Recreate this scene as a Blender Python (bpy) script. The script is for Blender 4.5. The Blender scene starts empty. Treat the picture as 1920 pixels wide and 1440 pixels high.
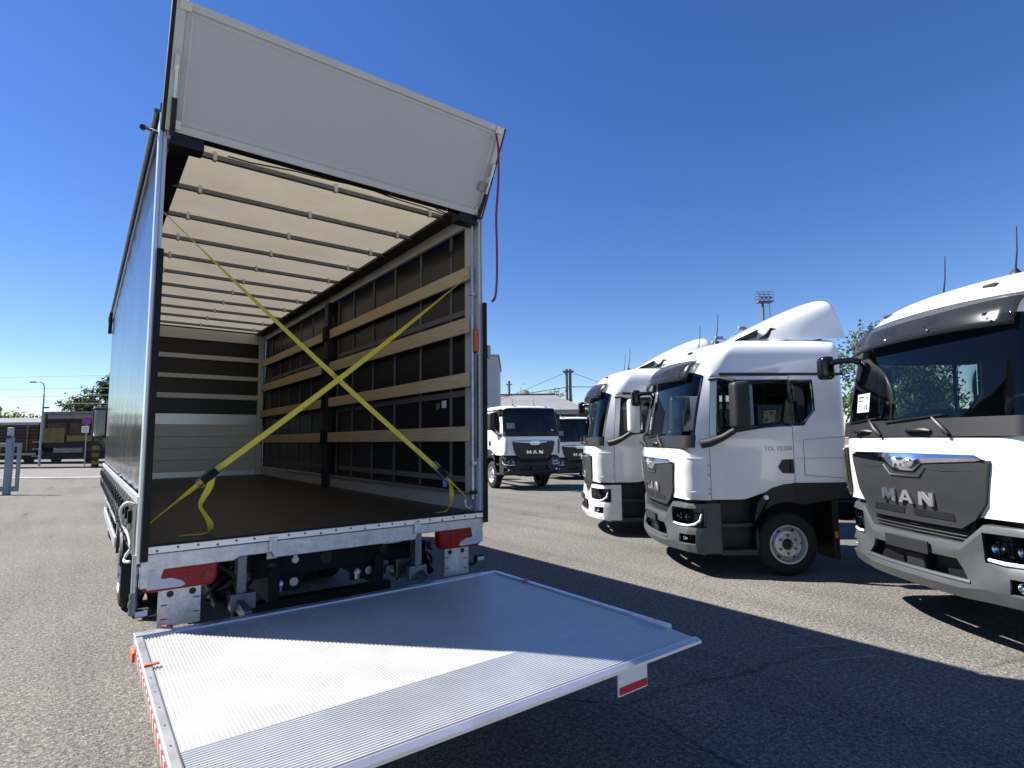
import bpy, bmesh, math, random
from mathutils import Vector, Matrix, Quaternion
R = math.radians
SC = bpy.context.scene
COL = SC.collection
random.seed(7)

# ------------------------------------------------------------------ camera
YAW, PITCH, ROLL = 0.6505, 0.0982, -0.0104
CAM = Vector((-1.579, -4.1891, 1.7829))
FWD = Vector((math.sin(YAW), math.cos(YAW), 0)); RGT = Vector((math.cos(YAW), -math.sin(YAW), 0))
def make_camera():
    f = Vector((math.sin(YAW)*math.cos(PITCH), math.cos(YAW)*math.cos(PITCH), math.sin(PITCH)))
    r = RGT.copy(); u = r.cross(f)
    c, s = math.cos(ROLL), math.sin(ROLL)
    r2 = c*r + s*u; u2 = -s*r + c*u
    m = Matrix(((r2.x, u2.x, -f.x, CAM.x), (r2.y, u2.y, -f.y, CAM.y), (r2.z, u2.z, -f.z, CAM.z), (0, 0, 0, 1)))
    cd = bpy.data.cameras.new('camera'); cd.sensor_width = 36; cd.lens = 19.756
    cd.clip_start = 0.05; cd.clip_end = 3000
    o = bpy.data.objects.new('camera', cd); COL.objects.link(o); o.matrix_world = m
    SC.camera = o
make_camera()

# ------------------------------------------------------------------ sky, sun, exposure
SUN_AZ, SUN_EL = R(-43), R(46.5)          # azimuth clockwise from +Y
w = bpy.data.worlds.new('World'); SC.world = w; w.use_nodes = True
nt = w.node_tree
sky = nt.nodes.new('ShaderNodeTexSky'); sky.sky_type = 'NISHITA'; sky.sun_disc = False
sky.sun_elevation = SUN_EL; sky.sun_rotation = SUN_AZ % (2*math.pi)
sky.altitude = 200; sky.air_density = 1.0; sky.dust_density = 0.05; sky.ozone_density = 3.5
bg = nt.nodes['Background']; bg.inputs['Strength'].default_value = 0.064
hs = nt.nodes.new('ShaderNodeHueSaturation'); hs.inputs['Saturation'].default_value = 1.24; hs.inputs['Hue'].default_value = 0.514
nt.links.new(sky.outputs[0], hs.inputs['Color']); nt.links.new(hs.outputs[0], bg.inputs[0])
sd = bpy.data.lights.new('sun', 'SUN'); sd.energy = 5.0; sd.angle = R(0.53); sd.color = (1.0, 0.955, 0.89)
so = bpy.data.objects.new('sun', sd); COL.objects.link(so)
tosun = Vector((math.sin(SUN_AZ)*math.cos(SUN_EL), math.cos(SUN_AZ)*math.cos(SUN_EL), math.sin(SUN_EL)))
so.rotation_euler = (-tosun).to_track_quat('-Z', 'Y').to_euler(); so.location = (0, 0, 30)
SC.view_settings.view_transform = 'Standard'; SC.view_settings.look = 'None'
SC.view_settings.exposure = 1.25; SC.view_settings.gamma = 1.0
SC.view_settings.use_curve_mapping = False
SC.render.engine = 'CYCLES'
SC.cycles.max_bounces = 10; SC.cycles.transparent_max_bounces = 16; SC.cycles.diffuse_bounces = 5
SC.cycles.caustics_reflective = False; SC.cycles.caustics_refractive = False

# ------------------------------------------------------------------ materials
M = {}
def mat(name, col, rough=0.5, metal=0.0, var=0.0, scale=4.0, bump=0.0, bscale=60.0, coat=0.0, spec=0.5, rvar=0.0):
    m = bpy.data.materials.new(name); m.use_nodes = True
    t = m.node_tree; b = t.nodes['Principled BSDF']
    b.inputs['Base Color'].default_value = (*col, 1); b.inputs['Roughness'].default_value = rough
    b.inputs['Metallic'].default_value = metal; b.inputs['Coat Weight'].default_value = coat
    b.inputs['Specular IOR Level'].default_value = spec
    tc = t.nodes.new('ShaderNodeTexCoord')
    if var or rvar:
        n = t.nodes.new('ShaderNodeTexNoise'); n.inputs['Scale'].default_value = scale; n.inputs['Detail'].default_value = 6
        n.inputs['Roughness'].default_value = 0.65
        t.links.new(tc.outputs['Object'], n.inputs['Vector'])
    if var:
        mr = t.nodes.new('ShaderNodeMapRange'); mr.inputs[1].default_value = .3; mr.inputs[2].default_value = .7
        mr.inputs[3].default_value = 1-var; mr.inputs[4].default_value = 1+var*0.6
        t.links.new(n.outputs[0], mr.inputs[0])
        mx = t.nodes.new('ShaderNodeMix'); mx.data_type = 'RGBA'; mx.blend_type = 'MULTIPLY'; mx.inputs[0].default_value = 1
        mx.inputs[6].default_value = (*col, 1); t.links.new(mr.outputs[0], mx.inputs[7])
        t.links.new(mx.outputs[2], b.inputs['Base Color'])
    if rvar:
        mr = t.nodes.new('ShaderNodeMapRange'); mr.inputs[3].default_value = max(.02, rough-rvar); mr.inputs[4].default_value = rough+rvar
        t.links.new(n.outputs[0], mr.inputs[0]); t.links.new(mr.outputs[0], b.inputs['Roughness'])
    if bump:
        n2 = t.nodes.new('ShaderNodeTexNoise'); n2.inputs['Scale'].default_value = bscale; n2.inputs['Detail'].default_value = 4
        t.links.new(tc.outputs['Object'], n2.inputs['Vector'])
        bp = t.nodes.new('ShaderNodeBump'); bp.inputs['Strength'].default_value = bump; bp.inputs['Distance'].default_value = 0.01
        t.links.new(n2.outputs[0], bp.inputs['Height']); t.links.new(bp.outputs[0], b.inputs['Normal'])
    M[name] = m; return m

def ramp(t, fac, stops):
    r = t.nodes.new('ShaderNodeValToRGB'); e = r.color_ramp.elements
    e[0].position, e[0].color = stops[0][0], (*stops[0][1], 1); e[1].position, e[1].color = stops[-1][0], (*stops[-1][1], 1)
    for p, c in stops[1:-1]:
        q = e.new(p); q.color = (*c, 1)
    t.links.new(fac, r.inputs[0]); return r
def noise(t, vec, scale, detail=4, rough=.6):
    n = t.nodes.new('ShaderNodeTexNoise'); n.inputs['Scale'].default_value = scale; n.inputs['Detail'].default_value = detail
    n.inputs['Roughness'].default_value = rough; t.links.new(vec, n.inputs['Vector']); return n
def mixc(t, a, b, fac=1.0, mode='MULTIPLY'):
    x = t.nodes.new('ShaderNodeMix'); x.data_type = 'RGBA'; x.blend_type = mode
    if isinstance(fac, float): x.inputs[0].default_value = fac
    else: t.links.new(fac, x.inputs[0])
    for s, i in ((a, 6), (b, 7)):
        if isinstance(s, tuple): x.inputs[i].default_value = (*s, 1)
        else: t.links.new(s, x.inputs[i])
    return x.outputs[2]

def asphalt(name, base, contrast=1.0):
    m = bpy.data.materials.new(name); m.use_nodes = True; t = m.node_tree; b = t.nodes['Principled BSDF']
    b.inputs['Roughness'].default_value = 0.9; b.inputs['Specular IOR Level'].default_value = 0.25
    tc = t.nodes.new('ShaderNodeTexCoord'); v = tc.outputs['Object']
    fine = noise(t, v, 75, 3, .7); mid = noise(t, v, 14, 5, .6); big = noise(t, v, .35, 6, .6)
    vo = t.nodes.new('ShaderNodeTexVoronoi'); vo.inputs['Scale'].default_value = 90; t.links.new(v, vo.inputs['Vector'])
    blot = noise(t, v, 34, 2, .6)
    lo = tuple(c*(1-.55*contrast) for c in base); hi = tuple(min(1, c*(1+.55*contrast)) for c in base)
    c1 = ramp(t, fine.outputs[0], [(.33, lo), (.5, base), (.68, hi)])
    stone = ramp(t, vo.outputs['Color'], [(.15, (.62, .60, .57)), (.85, (1.25, 1.23, 1.2))])
    c2 = mixc(t, c1.outputs[0], stone.outputs[0])
    c2 = mixc(t, c2, ramp(t, blot.outputs[0], [(.32, (.60, .60, .61)), (.5, (1, 1, 1)), (.66, (1.48, 1.45, 1.40))]).outputs[0])
    c3 = mixc(t, c2, ramp(t, mid.outputs[0], [(.3, (.88, .88, .88)), (.7, (1.1, 1.09, 1.07))]).outputs[0])
    c4 = mixc(t, c3, ramp(t, big.outputs[0], [(.3, (.80, .80, .82)), (.55, (1.0, 1.0, .99)), (.75, (1.14, 1.12, 1.08))]).outputs[0])
    # hairline cracks, broken up by noise, and pale worn zones
    wp = mixc(t, v, noise(t, v, 1.3, 4, .6).outputs['Color'], .30, 'ADD')
    ve = t.nodes.new('ShaderNodeTexVoronoi'); ve.feature = 'DISTANCE_TO_EDGE'; ve.inputs['Scale'].default_value = .42; t.links.new(wp, ve.inputs['Vector'])
    cm = ramp(t, noise(t, v, .27, 3, .5).outputs[0], [(.50, (0, 0, 0)), (.60, (1, 1, 1))])
    cr = ramp(t, ve.outputs['Distance'], [(.0, (.42, .42, .42)), (.010, (1, 1, 1))])
    c4 = mixc(t, c4, mixc(t, (1, 1, 1), cr.outputs[0], cm.outputs[0], 'MIX'))
    st = t.nodes.new('ShaderNodeMapping'); st.inputs['Scale'].default_value = (1.6, .10, 1); st.inputs['Rotation'].default_value = (0, 0, .35); t.links.new(v, st.inputs[0])
    c4 = mixc(t, c4, ramp(t, noise(t, st.outputs[0], 1.2, 4, .6).outputs[0], [(.32, (.84, .84, .85)), (.5, (1, 1, 1)), (.7, (1.08, 1.07, 1.05))]).outputs[0])
    # dark oil drips and patches
    ns = noise(t, v, 1.1, 3, .5)
    c5 = mixc(t, c4, ramp(t, ns.outputs[0], [(.70, (1, 1, 1)), (.80, (.72, .72, .72))]).outputs[0])
    t.links.new(c5, b.inputs['Base Color'])
    bp = t.nodes.new('ShaderNodeBump'); bp.inputs['Strength'].default_value = .55; bp.inputs['Distance'].default_value = .008
    ad = t.nodes.new('ShaderNodeMath'); ad.operation = 'ADD'; t.links.new(fine.outputs[0], ad.inputs[0]); t.links.new(vo.outputs['Distance'], ad.inputs[1])
    t.links.new(ad.outputs[0], bp.inputs['Height']); t.links.new(bp.outputs[0], b.inputs['Normal'])
    M[name] = m; return m

def galv(name, base, metal=.75):
    m = bpy.data.materials.new(name); m.use_nodes = True; t = m.node_tree; b = t.nodes['Principled BSDF']
    b.inputs['Metallic'].default_value = metal
    tc = t.nodes.new('ShaderNodeTexCoord'); v = tc.outputs['Object']
    vo = t.nodes.new('ShaderNodeTexVoronoi'); vo.inputs['Scale'].default_value = 45; t.links.new(v, vo.inputs['Vector'])
    n = noise(t, v, 9, 5)
    c = mixc(t, ramp(t, vo.outputs['Color'], [(.1, tuple(x*.88 for x in base)), (.9, tuple(min(1, x*1.08) for x in base))]).outputs[0],
             ramp(t, n.outputs[0], [(.3, (.72, .73, .76)), (.7, (1.1, 1.1, 1.1))]).outputs[0])
    t.links.new(c, b.inputs['Base Color'])
    r = t.nodes.new('ShaderNodeMapRange'); r.inputs[3].default_value = .28; r.inputs[4].default_value = .55
    t.links.new(n.outputs[0], r.inputs[0]); t.links.new(r.outputs[0], b.inputs['Roughness'])
    M[name] = m

def glass(name, tint, rough=0.0, ior=1.45):
    m = bpy.data.materials.new(name); m.use_nodes = True; t = m.node_tree
    for n in list(t.nodes):
        if n.type != 'OUTPUT_MATERIAL': t.nodes.remove(n)
    out = [n for n in t.nodes if n.type == 'OUTPUT_MATERIAL'][0]
    tr = t.nodes.new('ShaderNodeBsdfTransparent'); tr.inputs[0].default_value = (*tint, 1)
    gl = t.nodes.new('ShaderNodeBsdfGlossy'); gl.inputs['Roughness'].default_value = rough
    fr = t.nodes.new('ShaderNodeFresnel'); fr.inputs[0].default_value = ior
    mx = t.nodes.new('ShaderNodeMixShader'); t.links.new(fr.outputs[0], mx.inputs[0])
    t.links.new(tr.outputs[0], mx.inputs[1]); t.links.new(gl.outputs[0], mx.inputs[2]); t.links.new(mx.outputs[0], out.inputs[0])
    M[name] = m

def wood(name, base):
    m = bpy.data.materials.new(name); m.use_nodes = True; t = m.node_tree; b = t.nodes['Principled BSDF']
    b.inputs['Roughness'].default_value = .62
    tc = t.nodes.new('ShaderNodeTexCoord'); mp = t.nodes.new('ShaderNodeMapping'); mp.inputs['Scale'].default_value = (14, .7, 26)
    t.links.new(tc.outputs['Object'], mp.inputs[0])
    n = noise(t, mp.outputs[0], 3.0, 6, .65)
    vo = t.nodes.new('ShaderNodeTexVoronoi'); vo.inputs['Scale'].default_value = 1.0
    mp2 = t.nodes.new('ShaderNodeMapping'); mp2.inputs['Scale'].default_value = (3, 2.2, 11); t.links.new(tc.outputs['Object'], mp2.inputs[0]); t.links.new(mp2.outputs[0], vo.inputs['Vector'])
    c = mixc(t, ramp(t, n.outputs[0], [(.3, tuple(x*.80 for x in base)), (.5, base), (.7, tuple(x*1.12 for x in base))]).outputs[0],
             ramp(t, vo.outputs['Distance'], [(.03, (.45, .33, .22)), (.10, (1, 1, 1))]).outputs[0])
    t.links.new(c, b.inputs['Base Color']); M[name] = m

def tarp(name, col, trans):
    m = bpy.data.materials.new(name); m.use_nodes = True; t = m.node_tree; b = t.nodes['Principled BSDF']
    b.inputs['Roughness'].default_value = .5
    out = [n for n in t.nodes if n.type == 'OUTPUT_MATERIAL'][0]
    tc = t.nodes.new('ShaderNodeTexCoord'); n = noise(t, tc.outputs['Object'], 2.2, 6, .65)
    c = mixc(t, col, ramp(t, n.outputs[0], [(.3, (.90, .89, .87)), (.7, (1.04, 1.04, 1.04))]).outputs[0])
    t.links.new(c, b.inputs['Base Color'])
    tl = t.nodes.new('ShaderNodeBsdfTranslucent'); t.links.new(c, tl.inputs[0])
    mx = t.nodes.new('ShaderNodeMixShader'); mx.inputs[0].default_value = trans
    t.links.new(b.outputs[0], mx.inputs[1]); t.links.new(tl.outputs[0], mx.inputs[2]); t.links.new(mx.outputs[0], out.inputs[0])
    M[name] = m

def leafmat(name, c1, c2):
    m = bpy.data.materials.new(name); m.use_nodes = True; t = m.node_tree; b = t.nodes['Principled BSDF']
    b.inputs['Roughness'].default_value = .6
    out = [n for n in t.nodes if n.type == 'OUTPUT_MATERIAL'][0]
    tc = t.nodes.new('ShaderNodeTexCoord'); n = noise(t, tc.outputs['Object'], 1.6, 4)
    r = ramp(t, n.outputs[0], [(.32, c1), (.68, c2)]); t.links.new(r.outputs[0], b.inputs['Base Color'])
    tl = t.nodes.new('ShaderNodeBsdfTranslucent'); t.links.new(r.outputs[0], tl.inputs[0])
    mx = t.nodes.new('ShaderNodeMixShader'); mx.inputs[0].default_value = .3
    t.links.new(b.outputs[0], mx.inputs[1]); t.links.new(tl.outputs[0], mx.inputs[2]); t.links.new(mx.outputs[0], out.inputs[0])
    M[name] = m

asphalt('asphalt', (.154, .150, .142)); asphalt('road', (.20, .195, .185), .6)
mat('kerbstone', (.55, .54, .52), .85, var=.25, scale=3)
mat('white_paint', (.80, .80, .785), .35, coat=1.0, var=.03, scale=1.2)
mat('white_plastic', (.76, .76, .74), .42, var=.04, scale=2)
mat('grey_bumper', (.080, .085, .090), .40, metal=.25, var=.12, scale=5, bump=.05, bscale=500)
mat('dark_plastic', (.013, .0135, .015), .55, var=.25, scale=6, bump=.08, bscale=400)
mat('grille_plastic', (.024, .0255, .028), .48, var=.15, scale=5, bump=.06, bscale=500)
mat('black', (.005, .005, .0055), .5, var=.3, scale=5)
mat('gloss_black', (.006, .006, .007), .12)
mat('rubber', (.0065, .0065, .007), .8, var=.35, scale=9, bump=.15, bscale=120)
mat('chrome', (.82, .83, .85), .10, metal=1.0)
mat('alu', (.72, .73, .75), .36, metal=.85, var=.08, scale=5, rvar=.1)
mat('alu_floor', (.60, .60, .59), .36, metal=.45, var=.10, scale=2.3, rvar=.08)
mat('alu_ramp', (.54, .55, .56), .40, metal=.4, var=.12, scale=3, rvar=.08)
mat('alu_board', (.66, .665, .67), .42, metal=.25, var=.08, scale=2)
galv('galvanised', (.58, .60, .63)); galv('galvanised_dark', (.20, .21, .23))
mat('wheel_silver', (.60, .61, .63), .35, metal=.6, var=.08, scale=6)
mat('steel_dark', (.010, .012, .018), .72, var=.4, scale=5, spec=.2)
mat('curtain', (.020, .022, .025), .16, spec=.6, bump=.05, bscale=1.7, rvar=.05, scale=1.2)
mat('curtain_inner', (.011, .0115, .0145), .38, var=.25, scale=1.5, bump=.12, bscale=2.5)
mat('webbing_grey', (.17, .17, .175), .8, var=.15, scale=20)
mat('board_grey', (.07, .07, .072), .5, var=.3, scale=6)
mat('strap_black', (.014, .014, .015), .7)
mat('strap_yellow', (.78, .62, .045), .6, var=.12, scale=30, bump=.1, bscale=300)
mat('strap_red', (.36, .018, .016), .6, var=.2, scale=20)
mat('rope', (.72, .71, .68), .8)
mat('ply_floor', (.019, .0145, .012), .48, var=.35, scale=3, bump=.15, bscale=160, rvar=.1)
mat('flap_panel', (.60, .60, .60), .33, var=.03, scale=1.3)
mat('red_lens', (.36, .004, .008), .3, spec=.3)
mat('lens_dark', (.22, .003, .006), .2, spec=.4)
mat('grey_lens', (.52, .55, .60), .15, coat=.4)
mat('orange', (.75, .13, .025), .5, var=.1)
mat('amber', (.75, .20, .01), .2)
mat('lamp_grey', (.16, .165, .175), .25, metal=.7)
mat('lamp_white', (.80, .82, .85), .12, coat=.5)
mat('seat_fabric', (.035, .036, .040), .9, var=.2, scale=20)
mat('cab_lining', (.10, .10, .105), .8, var=.1)
mat('dash', (.045, .046, .05), .6, var=.1)
mat('paper', (.82, .82, .80), .7); mat('ink', (.05, .05, .06), .7); mat('green_print', (.04, .30, .16), .6)
mat('blue_tag', (.03, .22, .50), .6)
wood('plank_wood', (.70, .54, .33))
tarp('roof_tarp', (.61, .545, .43), .22)
glass('windscreen', (.84, .90, .89)); glass('side_glass', (.66, .72, .71)); glass('lens', (.92, .93, .95)); 
def smoked(name, tint, base, fac):
    m = bpy.data.materials.new(name); m.use_nodes = True; t = m.node_tree; b = t.nodes['Principled BSDF']
    b.inputs['Base Color'].default_value = (*base, 1); b.inputs['Roughness'].default_value = .18
    out = [n for n in t.nodes if n.type == 'OUTPUT_MATERIAL'][0]; tr = t.nodes.new('ShaderNodeBsdfTransparent'); tr.inputs[0].default_value = (*tint, 1)
    mx = t.nodes.new('ShaderNodeMixShader'); mx.inputs[0].default_value = fac
    t.links.new(tr.outputs[0], mx.inputs[1]); t.links.new(b.outputs[0], mx.inputs[2]); t.links.new(mx.outputs[0], out.inputs[0]); M[name] = m
smoked('visor_tint', (.55, .56, .58), (.030, .032, .037), .5)
mat('sign_blue', (.015, .07, .42), .45); mat('sign_red', (.55, .02, .02), .45); mat('post_grey', (.33, .34, .35), .5, metal=.3, var=.15)
mat('gate_grey', (.26, .28, .31), .5, var=.12, scale=4)
mat('rust_brown', (.075, .042, .028), .85, var=.5, scale=2.5); mat('rust_dark', (.035, .022, .018), .9, var=.4, scale=2)
mat('wagon_yellow', (.19, .135, .03), .75, var=.45, scale=1.6); mat('wagon_grey', (.22, .21, .20), .8, var=.3, scale=2)
mat('pale_timber', (.36, .33, .29), .8, var=.25, scale=3)
mat('wall_dark', (.05, .052, .055), .8, var=.2); mat('wall_pale', (.50, .48, .44), .85, var=.15)
mat('roof_sheet', (.20, .21, .21), .6, var=.12, scale=.8); mat('siding', (.42, .44, .47), .5, var=.06, scale=.7)
mat('mast_grey', (.12, .125, .13), .6, var=.2)
mat('bark', (.06, .045, .033), .9, var=.3, scale=6)
leafmat('leaf_dark', (.018, .035, .013), (.06, .095, .035)); leafmat('leaf_mid', (.03, .06, .018), (.10, .145, .05)); leafmat('leaf_bare', (.20, .15, .11), (.30, .25, .19))
leafmat('leaf_yellow', (.08, .11, .02), (.20, .22, .06))
mat('ballast', (.13, .12, .11), .95, var=.4, scale=12)
mat('worn_paint', (.24, .235, .225), .9, var=.35, scale=18)

def chevron(name):
    m = bpy.data.materials.new(name); m.use_nodes = True; t = m.node_tree; b = t.nodes['Principled BSDF']
    b.inputs['Roughness'].default_value = .3
    tc = t.nodes.new('ShaderNodeTexCoord'); mp = t.nodes.new('ShaderNodeMapping'); mp.inputs['Rotation'].default_value = (R(45), 0, 0)
    t.links.new(tc.outputs['Object'], mp.inputs[0])
    wv = t.nodes.new('ShaderNodeTexWave'); wv.wave_profile = 'SIN'; wv.bands_direction = 'Y'; wv.inputs['Scale'].default_value = 4.5
    t.links.new(mp.outputs[0], wv.inputs[0])
    r = ramp(t, wv.outputs['Fac'], [(.49, (.50, .47, .45)), (.51, (.36, .035, .03))]); t.links.new(r.outputs[0], b.inputs['Base Color'])
    M[name] = m
chevron('chevron_print')

# ------------------------------------------------------------------ mesh helpers
class MB:
    def __init__(s): s.v = []; s.f = []; s.m = []
    def add(s, vs, fs, mi=0):
        o = len(s.v); s.v += [tuple(p) for p in vs]; s.f += [tuple(i+o for i in f) for f in fs]; s.m += [mi]*len(fs); return s
    def box(s, x0, x1, y0, y1, z0, z1, mi=0):
        return s.add([(x0,y0,z0),(x1,y0,z0),(x1,y1,z0),(x0,y1,z0),(x0,y0,z1),(x1,y0,z1),(x1,y1,z1),(x0,y1,z1)],
                     [(0,3,2,1),(4,5,6,7),(0,1,5,4),(1,2,6,5),(2,3,7,6),(3,0,4,7)], mi)
    def beam(s, a, b, w, h, up=(0,0,1), mi=0):
        a, b = Vector(a), Vector(b); d = (b-a).normalized(); up = Vector(up)
        if abs(d.dot(up)) > .98: up = Vector((1,0,0)) if abs(d.x) < .9 else Vector((0,1,0))
        sd = d.cross(up).normalized(); u = sd.cross(d).normalized(); vs = []
        for p in (a, b):
            for i, j in ((-1,-1),(1,-1),(1,1),(-1,1)): vs.append(p+sd*(i*w/2)+u*(j*h/2))
        return s.add(vs, [(0,1,2,3),(7,6,5,4),(0,4,5,1),(1,5,6,2),(2,6,7,3),(3,7,4,0)], mi)
    def tube(s, pts, r, n=8, mi=0):
        pts = [Vector(p) for p in pts]; rs = r if isinstance(r, (list, tuple)) else [r]*len(pts); vs = []; fs = []
        ref = Vector((0,0,1))
        for i, p in enumerate(pts):
            d = (pts[min(i+1, len(pts)-1)]-pts[max(i-1, 0)]).normalized()
            rf = ref if abs(d.dot(ref)) < .95 else Vector((1,0,0))
            a = d.cross(rf).normalized(); b = d.cross(a)
            for k in range(n):
                t = 2*math.pi*k/n; vs.append(p+(a*math.cos(t)+b*math.sin(t))*rs[i])
        for i in range(len(pts)-1):
            for k in range(n):
                fs.append((i*n+k, i*n+(k+1) % n, (i+1)*n+(k+1) % n, (i+1)*n+k))
        fs.append(tuple(range(n-1, -1, -1))); fs.append(tuple((len(pts)-1)*n+k for k in range(n)))
        return s.add(vs, fs, mi)
    def lathe(s, prof, o, axis, n=32, mi=0, closed=False):
        o, ax = Vector(o), Vector(axis).normalized(); rf = Vector((0,0,1)) if abs(ax.z) < .9 else Vector((1,0,0))
        a = ax.cross(rf).normalized(); b = ax.cross(a); vs = []; fs = []
        for r, h in prof:
            for k in range(n):
                t = 2*math.pi*k/n; vs.append(o+ax*h+(a*math.cos(t)+b*math.sin(t))*r)
        m = len(prof)
        for i in range(m-1 + (1 if closed else 0)):
            for k in range(n):
                i2 = (i+1) % m; fs.append((i*n+k, i*n+(k+1) % n, i2*n+(k+1) % n, i2*n+k))
        return s.add(vs, fs, mi)
    def prism(s, pts, fn, d0, d1, mi=0):
        n = len(pts); vs = [fn(p[0], p[1], d0) for p in pts]+[fn(p[0], p[1], d1) for p in pts]
        fs = [tuple(range(n-1, -1, -1)), tuple(range(n, 2*n))]+[(i, (i+1) % n, n+(i+1) % n, n+i) for i in range(n)]
        return s.add(vs, fs, mi)
    def grid(s, P, mi=0, skip=None):
        nr, nc = len(P), len(P[0]); vs = [p for r in P for p in r]
        fs = [(i*nc+j, i*nc+j+1, (i+1)*nc+j+1, (i+1)*nc+j) for i in range(nr-1) for j in range(nc-1) if not (skip and skip(i, j))]
        return s.add(vs, fs, mi)
    def ribbon(s, pts, sides, w, t=.004, mi=0):
        pts = [Vector(p) for p in pts]; vs = []; fs = []
        for i, p in enumerate(pts):
            d = (pts[min(i+1, len(pts)-1)]-pts[max(i-1, 0)]).normalized(); sd = Vector(sides[i] if isinstance(sides, list) else sides)
            sd = (sd-d*sd.dot(d)).normalized(); nn = d.cross(sd)
            for a, b in ((-1,-1),(1,-1),(1,1),(-1,1)): vs.append(p+sd*(a*w/2)+nn*(b*t/2))
        for i in range(len(pts)-1):
            for k in range(4): fs.append((i*4+k, i*4+(k+1) % 4, (i+1)*4+(k+1) % 4, (i+1)*4+k))
        e = (len(pts)-1)*4; fs += [(3,2,1,0), (e,e+1,e+2,e+3)]
        return s.add(vs, fs, mi)
    def mesh(s, name, mats, smooth=None):
        me = bpy.data.meshes.new(name); me.from_pydata([tuple(p) for p in s.v], [], s.f)
        for m in (mats if isinstance(mats, (list, tuple)) else [mats]): me.materials.append(M[m])
        me.polygons.foreach_set('material_index', s.m)
        bm = bmesh.new(); bm.from_mesh(me); bmesh.ops.delete(bm, geom=[v for v in bm.verts if not v.link_faces], context='VERTS')
        bmesh.ops.recalc_face_normals(bm, faces=bm.faces[:]); bm.to_mesh(me); bm.free()
        if smooth is not None:
            for p in me.polygons: p.use_smooth = True
            me.set_sharp_from_angle(angle=R(smooth))
        me.update(); return me
    def build(s, name, mats, parent=None, smooth=None, bevel=0, loc=(0,0,0), seg=2):
        return put(name, s.mesh(name, mats, smooth), parent, loc, bevel, seg)

def put(name, me, parent=None, loc=(0,0,0), bevel=0, seg=2, rot=(0,0,0), scale=(1,1,1)):
    o = bpy.data.objects.new(name, me); COL.objects.link(o); o.parent = parent
    o.location = loc; o.rotation_euler = rot; o.scale = scale
    if bevel:
        b = o.modifiers.new('bevel', 'BEVEL'); b.width = bevel; b.segments = seg; b.limit_method = 'ANGLE'; b.angle_limit = R(35); b.harden_normals = False
    return o
def tag(o, label=None, cat=None, group=None, kind=None):
    if label: o['label'] = label
    if cat: o['category'] = cat
    if group: o['group'] = group
    if kind: o['kind'] = kind
    return o
def thing(name, label, cat, loc=(0,0,0), rz=0, group=None):
    o = bpy.data.objects.new(name, None); o.empty_display_size = .3; COL.objects.link(o)
    o.location = loc; o.rotation_euler = (0, 0, rz); return tag(o, label, cat, group)
def yard(r, d, z=0): p = CAM+RGT*r+FWD*d; return Vector((p.x, p.y, z))
YARD_RZ = -YAW                                        # local x = right, local y = away from the camera
def evaluated(me, level=2, mats=None):
    o = bpy.data.objects.new('tmp', me); COL.objects.link(o)
    s = o.modifiers.new('s', 'SUBSURF'); s.levels = level; s.render_levels = level; s.boundary_smooth = 'ALL'
    dg = bpy.context.evaluated_depsgraph_get(); dg.update()
    n = bpy.data.meshes.new_from_object(o.evaluated_get(dg)); bpy.data.objects.remove(o)
    for p in n.polygons: p.use_smooth = True
    return n
def border(me, width, mi):
    bm = bmesh.new(); bm.from_mesh(me)
    r = bmesh.ops.inset_region(bm, faces=bm.faces[:], thickness=width, use_even_offset=True, use_boundary=True)
    for f in r['faces']: f.material_index = mi; f.smooth = True
    bm.to_mesh(me); bm.free(); return me
def text_mesh(txt, size, mname, ext=.003):
    c = bpy.data.curves.new('tmp', 'FONT'); c.body = txt; c.size = size; c.extrude = ext; c.align_x = 'CENTER'
    o = bpy.data.objects.new('tmp', c); COL.objects.link(o); dg = bpy.context.evaluated_depsgraph_get(); dg.update()
    n = bpy.data.meshes.new_from_object(o.evaluated_get(dg)); bpy.data.objects.remove(o)
    n.materials.clear(); n.materials.append(M[mname]); return n
def smooth(pts, n=6):
    P = [Vector(p) for p in pts]; P = [P[0]]+P+[P[-1]]; out = []
    for i in range(1, len(P)-2):
        a, b, c, d = P[i-1], P[i], P[i+1], P[i+2]
        for k in range(n):
            t = k/n; out.append(.5*((2*b)+(c-a)*t+(2*a-5*b+4*c-d)*t*t+(3*b-a-3*c+d)*t**3))
    return out+[P[-2]]
def interp(x, xs, ys):
    if x <= xs[0]: return ys[0]
    for a, b, c, d in zip(xs, xs[1:], ys, ys[1:]):
        if x <= b: return c+(d-c)*(x-a)/(b-a)
    return ys[-1]

# ------------------------------------------------------------------ the setting: ground
g = MB().add([(-700,-700,0),(700,-700,0),(700,700,0),(-700,700,0)], [(0,1,2,3)]).build('ground', 'asphalt'); tag(g, kind='structure')
def yard_struct(name, r0, r1, d0, d1, z0, z1, m):
    o = MB().box(r0, r1, d0, d1, z0, z1).build(name, m, None, bevel=.01); o.location = yard(0, 0); o.rotation_euler = (0, 0, YARD_RZ)
    return tag(o, kind='structure')
yard_struct('kerb', -70, -6, 29.6, 29.95, -.2, .045, 'kerbstone')
yard_struct('road', -70, -2, 29.96, 41.5, -.2, .008, 'road')
yard_struct('track_bed', -90, 10, 42.0, 62, -.2, .12, 'ballast')
random.seed(3)
MARKS = (((3.34, -1.41), (3.74, -1.61), .014), ((3.28, -1.67), (3.80, -1.96), .017), ((3.07, -1.90), (3.68, -2.19), .020), ((3.30, -2.08), (3.16, -2.54), .011), ((3.62, -1.30), (3.40, -1.85), .010))
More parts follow.
